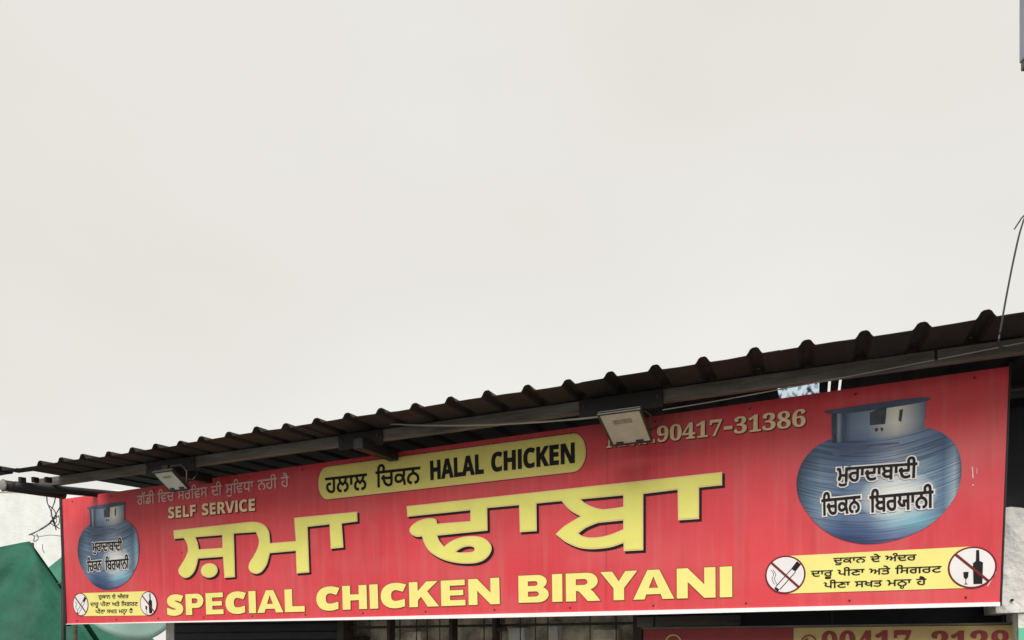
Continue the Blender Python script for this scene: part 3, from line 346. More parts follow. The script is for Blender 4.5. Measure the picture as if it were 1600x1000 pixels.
HV = {   # extra-heavy extended capitals of the bottom line: (width, rings) on a 480 high grid
 'H': (590, [[(0, 0), (190, 0), (190, 182), (400, 182), (400, 0), (590, 0), (590, 480), (400, 480), (400, 300), (190, 300), (190, 480), (0, 480)]]),
 'E': (510, [[(0, 0), (510, 0), (510, 104), (190, 104), (190, 192), (470, 192), (470, 290), (190, 290), (190, 376), (505, 376), (505, 480), (0, 480)]]),
 'I': (195, [[(0, 0), (195, 0), (195, 480), (0, 480)]]),
 'L': (510, [[(0, 0), (510, 0), (510, 118), (195, 118), (195, 480), (0, 480)]]),
 'N': (630, [[(0, 0), (180, 0), (180, 262), (450, 0), (630, 0), (630, 480), (450, 480), (450, 214), (180, 480), (0, 480)]]),
 'A': (700, [[(0, 0), (196, 0), (226, 82), (474, 82), (504, 0), (700, 0), (452, 480), (248, 480)], [(270, 186), (430, 186), (350, 372)]]),
 'K': (650, [[(0, 0), (190, 0), (190, 126), (262, 196), (404, 0), (650, 0), (398, 294), (632, 480), (384, 480), (190, 306), (190, 480), (0, 480)]]),
 'Y': (660, [[(236, 0), (424, 0), (424, 200), (660, 480), (448, 480), (330, 314), (212, 480), (0, 480), (236, 200)]]),
 'P': (540, [[(0, 0), (190, 0), (190, 158)] + arc(350, 319, 190, 161, -90, 90) + [(0, 480)], [(190, 262)] + arc(300, 319, 66, 57, -90, 90, 6) + [(190, 376)]]),
 'B': (600, [[(0, 0)] + arc(400, 138, 200, 138, -90, 62) + arc(380, 358, 184, 122, -40, 90) + [(0, 480)], [(190, 104)] + arc(345, 149, 62, 45, -90, 90, 6) + [(190, 194)], [(190, 290)] + arc(330, 332, 54, 42, -90, 90, 6) + [(190, 374)]]),
 'R': (640, [[(0, 0), (190, 0), (190, 176), (216, 176), (256, 158), (410, 0), (640, 0), (520, 148), (462, 196)] + arc(400, 336, 196, 144, -50, 90) + [(0, 480)], [(190, 276)] + arc(345, 326, 62, 50, -90, 90, 6) + [(190, 376)]])}
for ch_ in 'SC':
    rg_ = offset(orient([[(r[i] / 1000, r[i + 1] / 1000) for i in range(0, len(r), 2)] for r in GL[ch_][1][0]])[0], .040)
    xa_, xb_ = min(q.x for q in rg_), max(q.x for q in rg_); ya_, yb_ = min(q.y for q in rg_), max(q.y for q in rg_); wd_ = {'S': 520, 'C': 590}[ch_]
    HV[ch_] = (wd_, [[((q.x - xa_) / (xb_ - xa_) * wd_, -8 + (q.y - ya_) / (yb_ - ya_) * 496) for q in rg_]])
def layout(s, heavy=False):
    """list of (glyph ring groups, x, y, scale, word index); ink extents in em"""
    x = 0; out = []; wi = 0
    for k_, ch in enumerate(s):
        if heavy:
            out.append(([[[(q[0] / 1000, q[1] / 1000) for q in r] for r in HV[ch][1]]], x, 0, 1, wi)); nx_ = s[k_ + 1:k_ + 2]; x += HV[ch][0] / 1000 + {'RY': .005, 'YA': -.075, 'IA': .035, 'AL': .045, 'AN': .045, 'CK': .06, 'KE': .05}.get(ch + nx_, .068); continue
        if ch == ' ': x += .26; wi += 1; continue
        if ch == '-': out.append(([[[(.04, .15), (.26, .15), (.26, .235), (.04, .235)]]], x, 0, 1, wi)); x += .30; continue
        if ch == '.': out.append(([[[(.05, 0), (.14, 0), (.14, .09), (.05, .09)]]], x, 0, 1, wi)); x += .19; continue
        if ch == '^': g_ = GL['ਹ']; sub = (x - .36, -.235, .5)
        else: g_ = GL[ch]; sub = (x, 0, 1)
        groups = [[[(r[i] / 1000, r[i + 1] / 1000) for i in range(0, len(r), 2)] for r in gr] for gr in g_[1]]
        out.append((groups,) + sub + (wi,))
        if ch != '^': x += g_[0] / 1000
    xs = [q[0] * sc_ + gx for gs, gx, gy, sc_, wi in out for gr in gs for r in gr for q in r]
    return out, min(xs), max(xs)
def text(name, s, bl, br, hl, m, parent, z, off=0, pr=P, layers=(), track=0, heavy=False):
    """bl, br: photo pixels of the left and right end of the baseline; hl: pixel of the top at the left; one part per word"""
    a, b = pr(*bl), pr(*br); h = (pr(*hl) - a).y - 2 * off
    lay, x0, x1 = layout(s, heavy); d = b - a; wd = d.length - 2 * off - track * (len(lay) - 1); d.normalize(); pn = Vector((-d.y, d.x))
    kx = wd / (x1 - x0); ky = h / .48
    for word in sorted({g_[4] for g_ in lay}):
        top = None
        for (nm, mm, zz, oo, sh) in ((name, m, z, off, (0, 0)),) + tuple(layers):
            fl = Flat()
            for i, (gs, gx, gy, scl, wi) in enumerate(lay):
                if wi != word: continue
                for j, gr in enumerate(gs):
                    rings = [[a + d * (off + i * track + ((q[0] * scl + gx) - x0) * kx) + pn * (off + (q[1] * scl + gy) * ky) for q in r] for r in gr]
                    fl.add(rings, zz + (i % 2) * .0004 + j * .0001, oo, sh)
            o = fl.build(nm, mm, parent if (top is None or parent.parent is not None) else top)
            if top is None: top = o

# ---------------------------------------------------------------- the big signboard
sign = empty('shop_signboard', SM, 'wide red shop signboard with big yellow lettering hung under the tin canopy', 'signboard')
c_tl, c_tr, c_br, c_bl = P(97, 780), P(1577, 572.5), P(1562, 941), P(105, 975)
def lerp(a, b, t): return a + (b - a) * t
def quad(p0, p1, p2, p3, z0, z1, name, m, parent):
    vs = [(q.x, q.y, z0) for q in (p0, p1, p2, p3)] + [(q.x, q.y, z1) for q in (p0, p1, p2, p3)]
    return mk(name, vs, [(0, 3, 2, 1), (4, 5, 6, 7), (0, 1, 5, 4), (1, 2, 6, 5), (2, 3, 7, 6), (3, 0, 4, 7)], m, parent)
seam = (P(945, 800).x - c_bl.x) / (c_br.x - c_bl.x)
def flex(t0, t1, zo):
    nx, ny = 40, 12; vs = []; fs = []
    for j in range(ny + 1):
        for i in range(nx + 1):
            t = lerp(t0, t1, i / nx); q = lerp(lerp(c_bl, c_br, t), lerp(c_tl, c_tr, t), j / ny)
            wob = .0012 * math.sin(q.x * 5.1 + 1.3 * math.sin(q.y * 3)) * math.sin(math.pi * j / ny)
            vs.append((q.x, q.y, zo + wob))
    for j in range(ny):
        for i in range(nx):
            a = j * (nx + 1) + i; fs.append((a, a + 1, a + nx + 2, a + nx + 1))
    return mk('flex_sheet', vs, fs, 'red', sign, smooth=True)
flex(0, seam - .0001, .0); flex(seam + .0001, 1, .0009)
quad(c_bl + Vector((.01, .01)), c_br + Vector((-.01, .01)), c_tr + Vector((-.01, -.01)), c_tl + Vector((.01, -.01)), -.035, -.006, 'backing_board', 'shutter', sign)
# folded white lower edge, thicker towards the right
n = 24; vs = []; fs = []
for i in range(n + 1):
    t = i / n; q = lerp(c_bl, c_br, t); hgt = .004 + .022 * min(1, max(0, (t - .05) / .55)) - .006 * max(0, t - .75) / .25
    for (dy, dz) in ((.001, .010), (-hgt, .012), (-hgt, -.02), (.001, -.004)): vs.append((q.x, q.y + dy, dz))
for i in range(n):
    for k in range(4): fs.append((i * 4 + k, i * 4 + (k + 1) % 4, i * 4 + 4 + (k + 1) % 4, i * 4 + 4 + k))
fs += [(0, 3, 2, 1), tuple(n * 4 + k for k in range(4))]
mk('folded_edge', vs, fs, 'edge', sign)
quad(c_bl + Vector((-.035, -.02)), c_bl + Vector((-.002, -.02)), c_tl + Vector((-.002, .02)), c_tl + Vector((-.035, .02)), -.04, .006, 'side_frame', 'dark', sign)
quad(c_br + Vector((.002, -.02)), c_br + Vector((.009, -.02)), c_tr + Vector((.009, .02)), c_tr + Vector((.002, .02)), -.04, .006, 'side_frame', 'dark', sign)

def pxs(lst): return [P(*q) for q in lst]
def path(*segs):
    """rings from alternating straight ('L') and curved ('C') runs of photo pixels"""
    out = []
    for kind, pts in segs:
        q = pxs(pts); out += smooth_pts(q, 5) if kind == 'C' else q
    r = []
    for v in out:
        if not r or (v - r[-1]).length > 1e-4: r.append(v)
    if (r[0] - r[-1]).length < 1e-4: r.pop()
    return r
HEAD = []
w1 = path(('L', [(272, 829), (389.6, 815.8)]), ('C', [(399.5, 815.6), (408.6, 817.7), (416.4, 822.9), (421, 830.7), (422.3, 839.8), (422.9, 848.9)]),
    ('L', [(463.2, 845.7), (460.6, 809.3), (558.8, 799.8), (559.2, 814.8), (534.7, 818), (537.3, 855.4), (517.8, 857.4), (515.9, 819.2), (481.4, 823.2), (484, 894.2), (464.5, 896), (463.2, 860.6)]),
    ('C', [(422.3, 864.3), (420.4, 873), (417, 883.5), (409.9, 893.1), (402.1, 896.4), (394.3, 894.6), (389.4, 887.9), (391, 878.8), (396.9, 869.7), (402.8, 858), (405.4, 848.9), (404.7, 840.5), (400.8, 831.4)]),
    ('L', [(366.2, 833.6), (368, 901.6), (351.8, 902.8), (349.4, 869.8)]),
    ('C', [(310.4, 872.8), (308.4, 882.4), (304.4, 893.2), (297.2, 901), (289, 902.8), (281.8, 897.5), (279.8, 890.8), (284, 882.4), (290, 872.8), (294.2, 862), (294.2, 853.6), (291.4, 845.5), (287.4, 840.6)]),
    ('L', [(273.2, 842.2)]))
h1 = path(('L', [(306.2, 839.4), (348.2, 836), (348.6, 856.2), (311.8, 858.6)]), ('C', [(311.4, 857.8), (309.8, 848), (306.4, 839.8)]))
HEAD.append([w1, h1])
cdot = P(327.8, 891.4); rx = (P(341, 891.4) - cdot).length; ry = (P(327.8, 880.2) - cdot).length
HEAD.append([[Vector((cdot.x + rx * math.cos(k * math.pi / 14), cdot.y + ry * math.sin(k * math.pi / 14))) for k in range(28)]])
w2 = path(('L', [(636.2, 791.2), (1128.3, 738), (1128.3, 758.3), (1092.3, 762), (1092.3, 810.8), (1060, 813), (1059.3, 765.2), (1005.3, 771.8), (1005.3, 859.5), (975.3, 861.2)]),
    ('C', [(974.8, 848.3), (957, 854.4), (941.2, 857), (923, 858), (904.8, 855.7), (887, 848.4), (877, 841.5), (869, 834.6)]),
    ('C', [(869, 834.6), (881.4, 823.2), (896, 813.8), (908, 806.9)]), ('C', [(908, 806.9), (895.7, 800.4), (886.6, 793), (878.1, 782.9)]),
    ('L', [(838.5, 786.8), (839.1, 829.7), (813.1, 831.6), (811.8, 789.3), (761.7, 793.8), (762.3, 829)]),
    ('C', [(683.7, 836.9), (687.6, 845.8), (694.7, 854.2)]),
    ('C', [(694.7, 854.2), (705.8, 845.8), (721.4, 839.9), (737, 838), (751.3, 839.3), (761.7, 844.5), (768.2, 853.6), (766.9, 864), (757.8, 874.4), (743.5, 879.6), (724, 880.4), (704.5, 877.6), (687.6, 871.8), (673.3, 862.7), (664.8, 851), (660.3, 838)]),
    ('C', [(660.3, 838), (652.5, 838.8), (644.7, 835.6), (640.8, 829.5), (643.4, 822.4), (653.8, 814.6), (666.8, 810.5), (677.2, 810.2), (682.4, 813), (683.7, 818.6)]),
    ('L', [(735.7, 814.6), (735.7, 797.2), (637.5, 807.4)]))
h2 = smooth_pts(pxs([(713.6, 862.7), (724, 855.5), (734.4, 853.6), (741.7, 856), (740.9, 861.4), (731.8, 863.4)]), 4, True)
h3 = path(('L', [(907.4, 780.3), (974.5, 774), (974.5, 792)]), ('C', [(960, 794.4), (941.2, 795.9), (926.9, 792.4), (915.2, 786.8), (907.4, 780.3)]))
h4 = path(('C', [(904.1, 833.6), (916.5, 824.5), (934.7, 817)]), ('L', [(974.5, 813), (974.5, 827.3)]), ('C', [(957, 834.6), (941.2, 838.8), (923, 840.3), (911, 838), (904.1, 833.6)]))
HEAD.append([w2, h2, h3, h4])
for (nm, idx) in (('headline_lettering', (0, 1)), ('headline_lettering', (2,))):
    word = None
    f_ = Flat()
    for i in idx: f_.add(HEAD[i], .0085 + .0002 * i, -.0075)
    word = f_.build(nm, 'yellow', sign)
    f_ = Flat()
    for i in idx: f_.add(HEAD[i], .0065 + .0002 * i, .001)
    f_.build('cream_outline', 'cream', word)
    f_ = Flat()
    for i in idx: f_.add(HEAD[i], .0035 + .0002 * i, .004, (.0125, -.0125))
    f_.build('drop_shadow', 'black', word)

# pill with HALAL CHICKEN
pill_px = [((513.7, 781.9), (893.5, 736.2)), ((901, 675.8), (510, 730))]
a, b = P(513.7, 781.9), P(893.5, 736.2); c, d = P(901, 676.5), P(510, 730)
y0 = (a.y + b.y) / 2; y1 = (c.y + d.y) / 2; xl = P(498, 756).x; xr = P(916, 705).x; rad = (y1 - y0) * .5
ky = (a.x + d.x) / 2 - xl
def cap_ring(ins):
    rg = []
    for k in range(13):
        t = -math.pi / 2 + math.pi * k / 12; rg.append(Vector((xr - ky + (ky - ins) * math.cos(t), (y0 + y1) / 2 + (rad - ins) * math.sin(t))))
    for k in range(13):
        t = math.pi / 2 + math.pi * k / 12; rg.append(Vector((xl + ky + (ky - ins) * math.cos(t), (y0 + y1) / 2 + (rad - ins) * math.sin(t))))
    return rg
f_ = Flat(); f_.add([cap_ring(0)], .0055); pill = f_.build('lettering_strip', 'cream', sign)
f_ = Flat(); f_.add([cap_ring(.007)], .0075); f_.build('strip_face', 'pill', pill)
f_ = Flat(); f_.add([cap_ring(-.004)], .0035); f_.build('strip_outline', 'maroon', pill)
text('lettering', 'ਹਲਾਲ', (509.5, 772), (575, 765.5), (509.5, 747), 'black', pill, .0095, .0038)
text('lettering', 'ਿਚਕਨ', (588, 762.5), (658, 755.5), (588, 737), 'black', pill, .0095, .0038)
text('lettering', 'HALAL', (673.5, 750.8), (757, 740.5), (673.5, 720.5), 'black', pill, .0095, .0042)
text('lettering', 'CHICKEN', (768.5, 738.2), (899, 723.8), (768.5, 707.6), 'black', pill, .0095, .0042)

# small lines at the upper left and the telephone number
text('notice_line', 'ਗੱਡੀ ਿਵਚ ਸਰਿਵਸ ਦੀ ਸੁਿਵਧਾ ਨਹੀਂ ਹੈ', (215.5, 789.5), (452.5, 760.5), (215.5, 775.2), 'pinkp', sign, .006, .0012)
text('self_service_line', 'SELF SERVICE', (264, 810.3), (399.5, 798), (264, 792.6), 'peach', sign, .0065, .002, layers=(('line_shadow', 'maroon', .0035, .006, (.003, -.003)),))
text('telephone_number', 'mob.90417-31386', (948, 700.2), (1258.7, 666), (948, 676.2), 'peach', sign, .0065, .0015, layers=(('number_shadow', 'maroon', .0035, .004, (.004, -.004)),))
for s_, bl, br, hl in (('SPECIAL', (262.5, 962), (477, 955.6), (262.5, 929.8)), ('CHICKEN', (495.8, 954.3), (781.6, 943.8), (495.8, 918)), ('BIRYANI', (811, 942), (1144.3, 932.9), (811, 899.8))):
    text('special_line', s_, bl, br, hl, 'lemon', sign, .0065, .0, layers=(('line_outline', 'olive', .0035, .0045, (0, 0)),), heavy=True)

# pots
def z8(x, y): return P(1230 + x / 4, 610 + y / 4)
body = smooth_pts([z8(*q) for q in ((285, 300), (200, 338), (130, 400), (80, 480), (58, 580), (75, 680), (130, 770), (200, 850), (300, 915), (400, 948), (500, 960), (620, 948), (750, 912), (880, 848), (980, 760), (1050, 660), (1085, 550), (1085, 440), (1050, 340), (985, 278), (920, 248), (852, 228))], 4) + [z8(700, 222), z8(420, 272)]
neck = [z8(*q) for q in ((276, 135), (280, 300), (283, 330), (420, 318), (600, 300), (760, 270), (856, 245), (856, 210), (866, 70), (600, 100))]
rim = smooth_pts([z8(*q) for q in ((232, 134), (285, 148), (450, 137), (600, 116), (760, 91), (856, 72), (896, 52), (850, 45), (720, 58), (600, 75), (400, 104), (285, 122))], 3, True)
patches = [('charcoal', [(516, 140), (516, 220), (612, 212), (622, 104), (580, 112)]), ('charcoal', [(702, 124), (696, 190), (712, 200), (724, 118)]), ('charcoal', [(296, 165), (292, 270), (302, 280), (308, 165)]),
           ('slate', [(345, 160), (335, 300), (365, 280), (375, 160)]), ('charcoal', [(545, 238), (552, 262), (568, 252), (566, 236)]), ('charcoal', [(580, 236), (590, 262), (602, 244), (596, 234)])]
belly = [(270, 392), (330, 360), (520, 335), (700, 325), (700, 336), (540, 350), (470, 372), (400, 402), (300, 410)]
xs = [q.x for q in body]; ys = [q.y for q in body]; bb = (min(xs), min(ys), max(xs), max(ys))
nb = [q for q in neck]; nbb = (min(q.x for q in nb), min(q.y for q in nb), max(q.x for q in nb), max(q.y for q in nb))
lp0, lp1 = P(122, 862), P(218.5, 862); lt, lb_ = P(170, 787), P(170, 921.5)
def place(mode):
    """identity for the large view of the print, the mapping onto its twin at the left end otherwise"""
    if mode == 0: return lambda q: q
    kx_ = (lp1.x - lp0.x) / (bb[2] - bb[0]); top = max(q.y for q in rim); ky_ = (lt.y - lb_.y) / (top - bb[1])
    return lambda q: Vector((lp0.x + (q.x - bb[0]) * kx_, lb_.y + (q.y - bb[1]) * ky_))
def tb(T, box_):
    a_ = T(Vector(box_[:2])); b_ = T(Vector(box_[2:])); return (a_.x, a_.y, b_.x, b_.y)
for mode in (0, 1):
    T = place(mode)
    f_ = Flat(); f_.add([[T(q) for q in body]], .0045); pot = f_.build('pot_picture', 'pot', sign, tb(T, bb))
    f_ = Flat(); f_.add([[T(q) for q in neck]], .0055); f_.build('pot_neck', 'neck', pot, tb(T, nbb))
    f_ = Flat(); f_.add([[T(q) for q in rim]], .0068); f_.build('pot_rim', 'slate', pot)
    for m_, pp in patches:
        f_ = Flat(); f_.add([[T(z8(*q)) for q in pp]], .0068); f_.build('neck_reflection', m_, pot)
    f_ = Flat(); f_.add([[T(z8(*q)) for q in belly]], .0052); f_.build('shoulder_shade', 'slate', pot)
    PT = (lambda x, y, T=T: T(P(x, y)))
    for s_, bl, br, hl in (('ਮੁਰਾਦਾਬਾਦੀ', (1307, 755), (1432.5, 747), (1307, 732)), ('ਿਚਕਨ', (1284, 806.5), (1345, 801), (1284, 780.5)), ('ਿਬਰਯਾਨੀ', (1358.5, 801.5), (1458.5, 793.5), (1358.5, 775.5))):
        text('pot_lettering', s_, bl, br, hl, 'black', pot, .0125, .003, pr=PT, layers=(('white_outline', 'whitep', .0095, .0105, (0, 0)),))

# no smoking / no drinking strips
def disc(c, r, n=40): return [Vector((c.x + r * math.cos(2 * math.pi * k / n), c.y + r * math.sin(2 * math.pi * k / n))) for k in range(n)]
c1, c2 = P(1226.9, 898), P(1518.5, 886.8)
r1 = (P(1226.9, 868.3) - P(1226.9, 927.7)).y / 2; r2 = (P(1518.5, 854.3) - P(1518.5, 919.6)).y / 2
ya = (P(1242, 926.5).y + P(1501, 919.8).y) / 2; yb = (P(1242, 867.2).y + P(1501, 856).y) / 2
L1, L2 = P(127, 944.5), P(233, 943)
for mode in (0, 1):
    if mode == 0: T = lambda q: q
    else:
        kx_ = (L2.x - L1.x) / (c2.x - c1.x)
        T = lambda q, kx_=kx_: Vector((L1.x + (q.x - c1.x) * kx_, L1.y + (q.y - c1.y) * 1.0 + (q.x - c1.x) / (c2.x - c1.x) * (L2.y - L1.y - (c2.y - c1.y))))
    TP = lambda x, y, T=T: T(P(x, y))
    f_ = Flat(); f_.add([[T(q) for q in (Vector((c1.x, ya)), Vector((c2.x, ya)), Vector((c2.x, yb)), Vector((c1.x, yb)))]], .0045); strip = f_.build('warning_strip', 'lemon', sign)
    for s_, bl, br, hl in (('ਦੁਕਾਨ ਦੇ ਅੰਦਰ', (1302, 881), (1432, 875.5), (1302, 872)), ('ਦਾਰੂ ਪੀਣਾ ਅਤੇ ਿਸਗਰਟ', (1267, 901.5), (1471, 894.5), (1267, 892)), ('ਪੀਣਾ ਸਖਤ ਮਨ^ਾ ਹੈ', (1287, 919.5), (1447.5, 914), (1287, 910))):
        text('warning_lettering', s_, bl, br, hl, 'black', strip, .0065, .0012, pr=TP)
    for (c_, r_, which) in ((c1, r1, 0), (c2, r2, 1)):
        f_ = Flat(); f_.add([[T(q) for q in disc(c_, r_)]], .0062); dk = f_.build('prohibition_disc', 'maroon', strip)
        f_ = Flat(); f_.add([[T(q) for q in disc(c_, r_ * .92)]], .0076); f_.build('disc_face', 'whitep', dk)
        f_ = Flat(); f2 = Flat()
        def D(x, y): return T(Vector((c_.x + x * r_, c_.y + y * r_)))
        if which == 0:
            f_.add([[D(.58, .68), D(.78, .50), D(.50, .14), D(.30, .30)]], .0088)
            f_.add([[D(-.46, -.62), D(-.28, -.78), D(-.36, -.86), D(-.55, -.70)]], .0088)
            f_.add([[D(.30, .30), D(-.48, -.60), D(-.45, -.63), D(.33, .275)]], .0088)
            f_.add([[D(.50, .14), D(-.28, -.76), D(-.25, -.79), D(.53, .115)]], .0088)
            for k in (0, 1):
                pp = [(-.72 + k * .1, .28), (-.58 + k * .1, .05), (-.66 + k * .12, -.2), (-.54 + k * .12, -.5)]
                up = smooth_pts([Vector(q) for q in pp], 5); f2.add([[D(q.x, q.y) for q in up] + [D(q.x + .03, q.y) for q in reversed(up)]], .0088)
        else:
            f_.add([[D(.06, -.80), D(.42, -.80), D(.44, .22), D(.30, .30), D(.28, .82), D(.16, .82), D(.15, .30), D(.03, .20)]], .0088)
            f_.add([[D(-.36, -.20), D(-.14, -.20), D(-.16, -.46), D(-.24, -.56), D(-.235, -.74), D(-.16, -.80), D(-.34, -.80), D(-.265, -.74), D(-.26, -.56), D(-.34, -.46)]], .0088)
        sym = f_.build('symbol', 'black', dk)
        if f2.v: f2.build('smoke_lines', 'slate', dk)
        f_ = Flat(); f_.add([[D(-.72, .62), D(-.64, .70), D(.70, -.63), D(.62, -.71)]], .0100); f_.build('slash', 'maroon', dk)
for (ea, eb, dy_) in ((c_bl, c_br, .03), (c_tl, c_tr, -.035)):
    for k in range(14):
        q = lerp(ea, eb, .02 + .96 * k / 13); tube('fixing_screw', [(q.x, q.y + dy_, .001), (q.x, q.y + dy_, .006)], .006, 'housing', sign, 6)
# scratches in the print at the right end
f_ = Flat()
for pp in ([(1518, 730), (1520, 729), (1521, 748), (1519, 746)], [(1526, 731), (1527, 732), (1526.5, 741), (1525.5, 740)], [(1519, 757), (1521.5, 757), (1521, 759), (1519, 759)], [(1542, 915), (1556, 893), (1557, 894), (1543, 917)]):
    f_.add([pxs(pp)], .004)
tag(f_.build('scratches', 'pinkp', sign), kind='stuff')
f_ = Flat()
for k in range(8):
    x_ = random.uniform(c_bl.x + .3, c_br.x - .1); y_ = random.uniform(.04, 1.0); f_.add([[Vector((x_ + .008 * math.cos(t) * (1 + .3 * random.random()), y_ + .006 * math.sin(t))) for t in (0, 1.2, 2.4, 3.6, 4.8)]], .0045)
tag(f_.build('stain_specks', 'maroon', sign), kind='stuff')

# ---------------------------------------------------------------- tin canopy
B = R(23.1); SL = R(3.5)
er = Vector((math.cos(B), -math.sin(B), 0)); hb = Vector((math.sin(B), math.cos(B), 0)); UP = Vector((0, 0, 1))
ev = hb * math.cos(SL) + UP * math.sin(SL); ew = er.cross(ev)
RO = W(1490, 508, 3.27)
RM = Matrix(((er.x, ev.x, ew.x, RO.x), (er.y, ev.y, ew.y, RO.y), (er.z, ev.z, ew.z, RO.z), (0, 0, 0, 1))); RI = RM.inverted()
def proj(p): return (CX + F * p.x / p.y, CY - F * (p.z - EYE) / p.y)
def solve_u(x, v, wv):
    lo, hi = -9.0, 3.0
    for _ in range(50):
        m_ = (lo + hi) / 2
        if proj(RM @ Vector((m_, v, wv)))[0] < x: lo = m_
        else: hi = m_
    return lo
def Q(x, y):
    q = RI @ ray_plane(x, y, RO, ew); return q.x, q.y
canopy = empty('tin_canopy', RM, 'long dark corrugated tin canopy roof jutting out above the red signboard', 'canopy')
uL = solve_u(34, 0, 0); uLL = solve_u(-34, 0, 0); uR = 1.25; PITCH = .25
rib0 = solve_u(1540, 0, .02)
def sheet(u0, u1, v0, v1, wz, m='tin', name='roof_sheet', skew=0):
    prof = [(u0, 0)]
    k0 = math.ceil((u0 - rib0 + .045) / PITCH); k1 = math.floor((u1 - rib0 - .045) / PITCH)
    for k in range(k0, k1 + 1):
        r = rib0 + k * PITCH + random.uniform(-.004, .004); h = .035 + random.uniform(-.005, .003)
        prof += [(r - .040, 0), (r - .031, h * .30), (r - .021, h * .78), (r - .010, h * .98), (r + .010, h), (r + .021, h * .80), (r + .031, h * .32), (r + .040, 0)]
        if k < k1: prof.append((r + .125, random.uniform(-.002, .002)))
    prof.append((u1, 0))
    nv = 5; vs = []; fs = []; n_ = len(prof); th = .0025
    for j in range(nv + 1):
        v_ = v0 + (v1 - v0) * j / nv
        for (u_, w_) in prof: vs.append((u_, v_ + (skew * (u_ - u0) if j == 0 else 0), w_ + wz + .002 * math.sin(7 * u_ + 3 * v_)))
    base = len(vs); vs += [(a_, b_, c_ - th) for (a_, b_, c_) in vs]
    for j in range(nv):
        for i in range(n_ - 1):
            q = j * n_ + i; fs.append((q, q + 1, q + n_ + 1, q + n_)); fs.append((base + q, base + q + n_, base + q + n_ + 1, base + q + 1))
    for i in range(n_ - 1):
        fs.append((i, base + i, base + i + 1, i + 1)); t = nv * n_ + i; fs.append((t, t + 1, base + t + 1, base + t))
    for j in range(nv):
        for i in (0, n_ - 1):
            q = j * n_ + i; fs.append((q, q + n_, base + q + n_, base + q))
    return mk(name, vs, fs, m, canopy)
VEND = 4.6
hp = [Q(*q) for q in ((1213, 600), (1246, 597), (1270, 617), (1232, 623))]
hu0 = min(hp[0][0], hp[3][0]); hu1 = max(hp[1][0], hp[2][0]); hv0 = min(q[1] for q in hp); hv1 = max(q[1] for q in hp)
VROW = hv0
u = rib0 + .125 - PITCH * 40
i = 0
edges = []
while u < uR:
    u_end = min(u + 1.0, uR)
    if u_end > uL + .1: edges.append((max(u, uL), u_end))
    u = u_end
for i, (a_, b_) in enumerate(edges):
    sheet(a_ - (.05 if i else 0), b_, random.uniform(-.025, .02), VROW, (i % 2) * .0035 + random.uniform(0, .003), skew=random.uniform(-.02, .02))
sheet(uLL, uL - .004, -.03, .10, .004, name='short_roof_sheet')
SLOTS = [Q(x_, y_)[0] for (x_, y_) in ((1278, 603), (1296, 601), (1313, 597))]
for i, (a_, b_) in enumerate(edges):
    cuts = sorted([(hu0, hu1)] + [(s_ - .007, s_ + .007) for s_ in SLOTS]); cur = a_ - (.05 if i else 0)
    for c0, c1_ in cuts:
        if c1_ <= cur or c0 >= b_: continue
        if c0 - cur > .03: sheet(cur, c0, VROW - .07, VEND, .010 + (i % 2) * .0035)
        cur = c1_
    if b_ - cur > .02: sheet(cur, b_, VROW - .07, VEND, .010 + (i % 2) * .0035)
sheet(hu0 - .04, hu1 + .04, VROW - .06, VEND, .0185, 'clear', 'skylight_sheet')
for v_ in (.34, 1.40, 2.9, 4.45):
    uu0 = solve_u(58, v_, -.04) if v_ < 1 else uL + .3
    box('purlin', (uu0, v_ - .025, -.078), (uR, v_ + .025, -.0045), 'purlin', canopy, .004)
for x_, wd in ((563, .075), (262, .06), (968, .10), (1800, .08)):
    uc = solve_u(x_, .2, -.12)
    box('rafter', (uc - wd / 2, .17 if x_ != 968 else .29, -.155), (uc + wd / 2, .62, -.080), 'dark', canopy, .004)
    box('cleat', (uc - wd / 2 - .012, .30, -.085), (uc - wd / 2 - .002, .385, -.02), 'dark', canopy, .002)
    box('cleat', (uc + wd / 2 + .002, .30, -.085), (uc + wd / 2 + .012, .385, -.02), 'dark', canopy, .002)
for x0_, x1_ in ((228, 303), (529, 597), (905, 1036)):
    ua, ub = solve_u(x0_, .30, -.05), solve_u(x1_, .30, -.05)
    gp = box('gusset_plate', (ua, .296, -.112), (ub, .313, -.006), 'dark', canopy, .003)
    for uq in (ua + .03, ub - .03): tube('bolt', [(uq, .286, -.05), (uq, .295, -.05)], .010, 'rust', gp, 6)
# round pipe rafter at the left end, with a second pipe whose pale capped end faces the street
uc = solve_u(24, .02, -.125)
tube('pipe_rafter', [(uc, .02, -.122), (uc, .7, -.085), (uc, 1.35, -.045)], .036, 'dark', canopy, 14)
uc2 = solve_u(9, .0, -.115)
pp_ = tube('stub_pipe', [(uc2, -.02, -.118), (uc2, .5, -.118)], .046, 'dark', canopy, 16)
tube('pipe_cap', [(uc2, -.034, -.118), (uc2, -.021, -.118)], [.040, .052], 'grey', pp_, 16)
for k in range(3):
    uk = uc + .05 + .09 * k; box('clamp', (uk - .012, .02 + .05 * k, -.10), (uk + .02, .07 + .05 * k, -.055), 'dark', canopy, .003)
# posts
def post(x, Y, h, name='post', s=.02):
    p_ = RI @ Vector(((x - CX) / F * Y, Y, 0)); t_ = RI @ Vector(((x - CX) / F * Y, Y, h))
    return tube(name, [p_, t_], s, 'dark', canopy, 8)
post(99.5, 6.97, 2.99); post(1640, 3.9, 3.05, s=.03)
# screws along the front purlin line, seen as small nubs on the ribs
for k in range(-30, 5, 2):
    r_ = rib0 + k * PITCH
    if r_ > uL + .1: box('roof_screw', (r_ - .007, .333, .036), (r_ + .007, .347, .055), 'grey', canopy, 0)

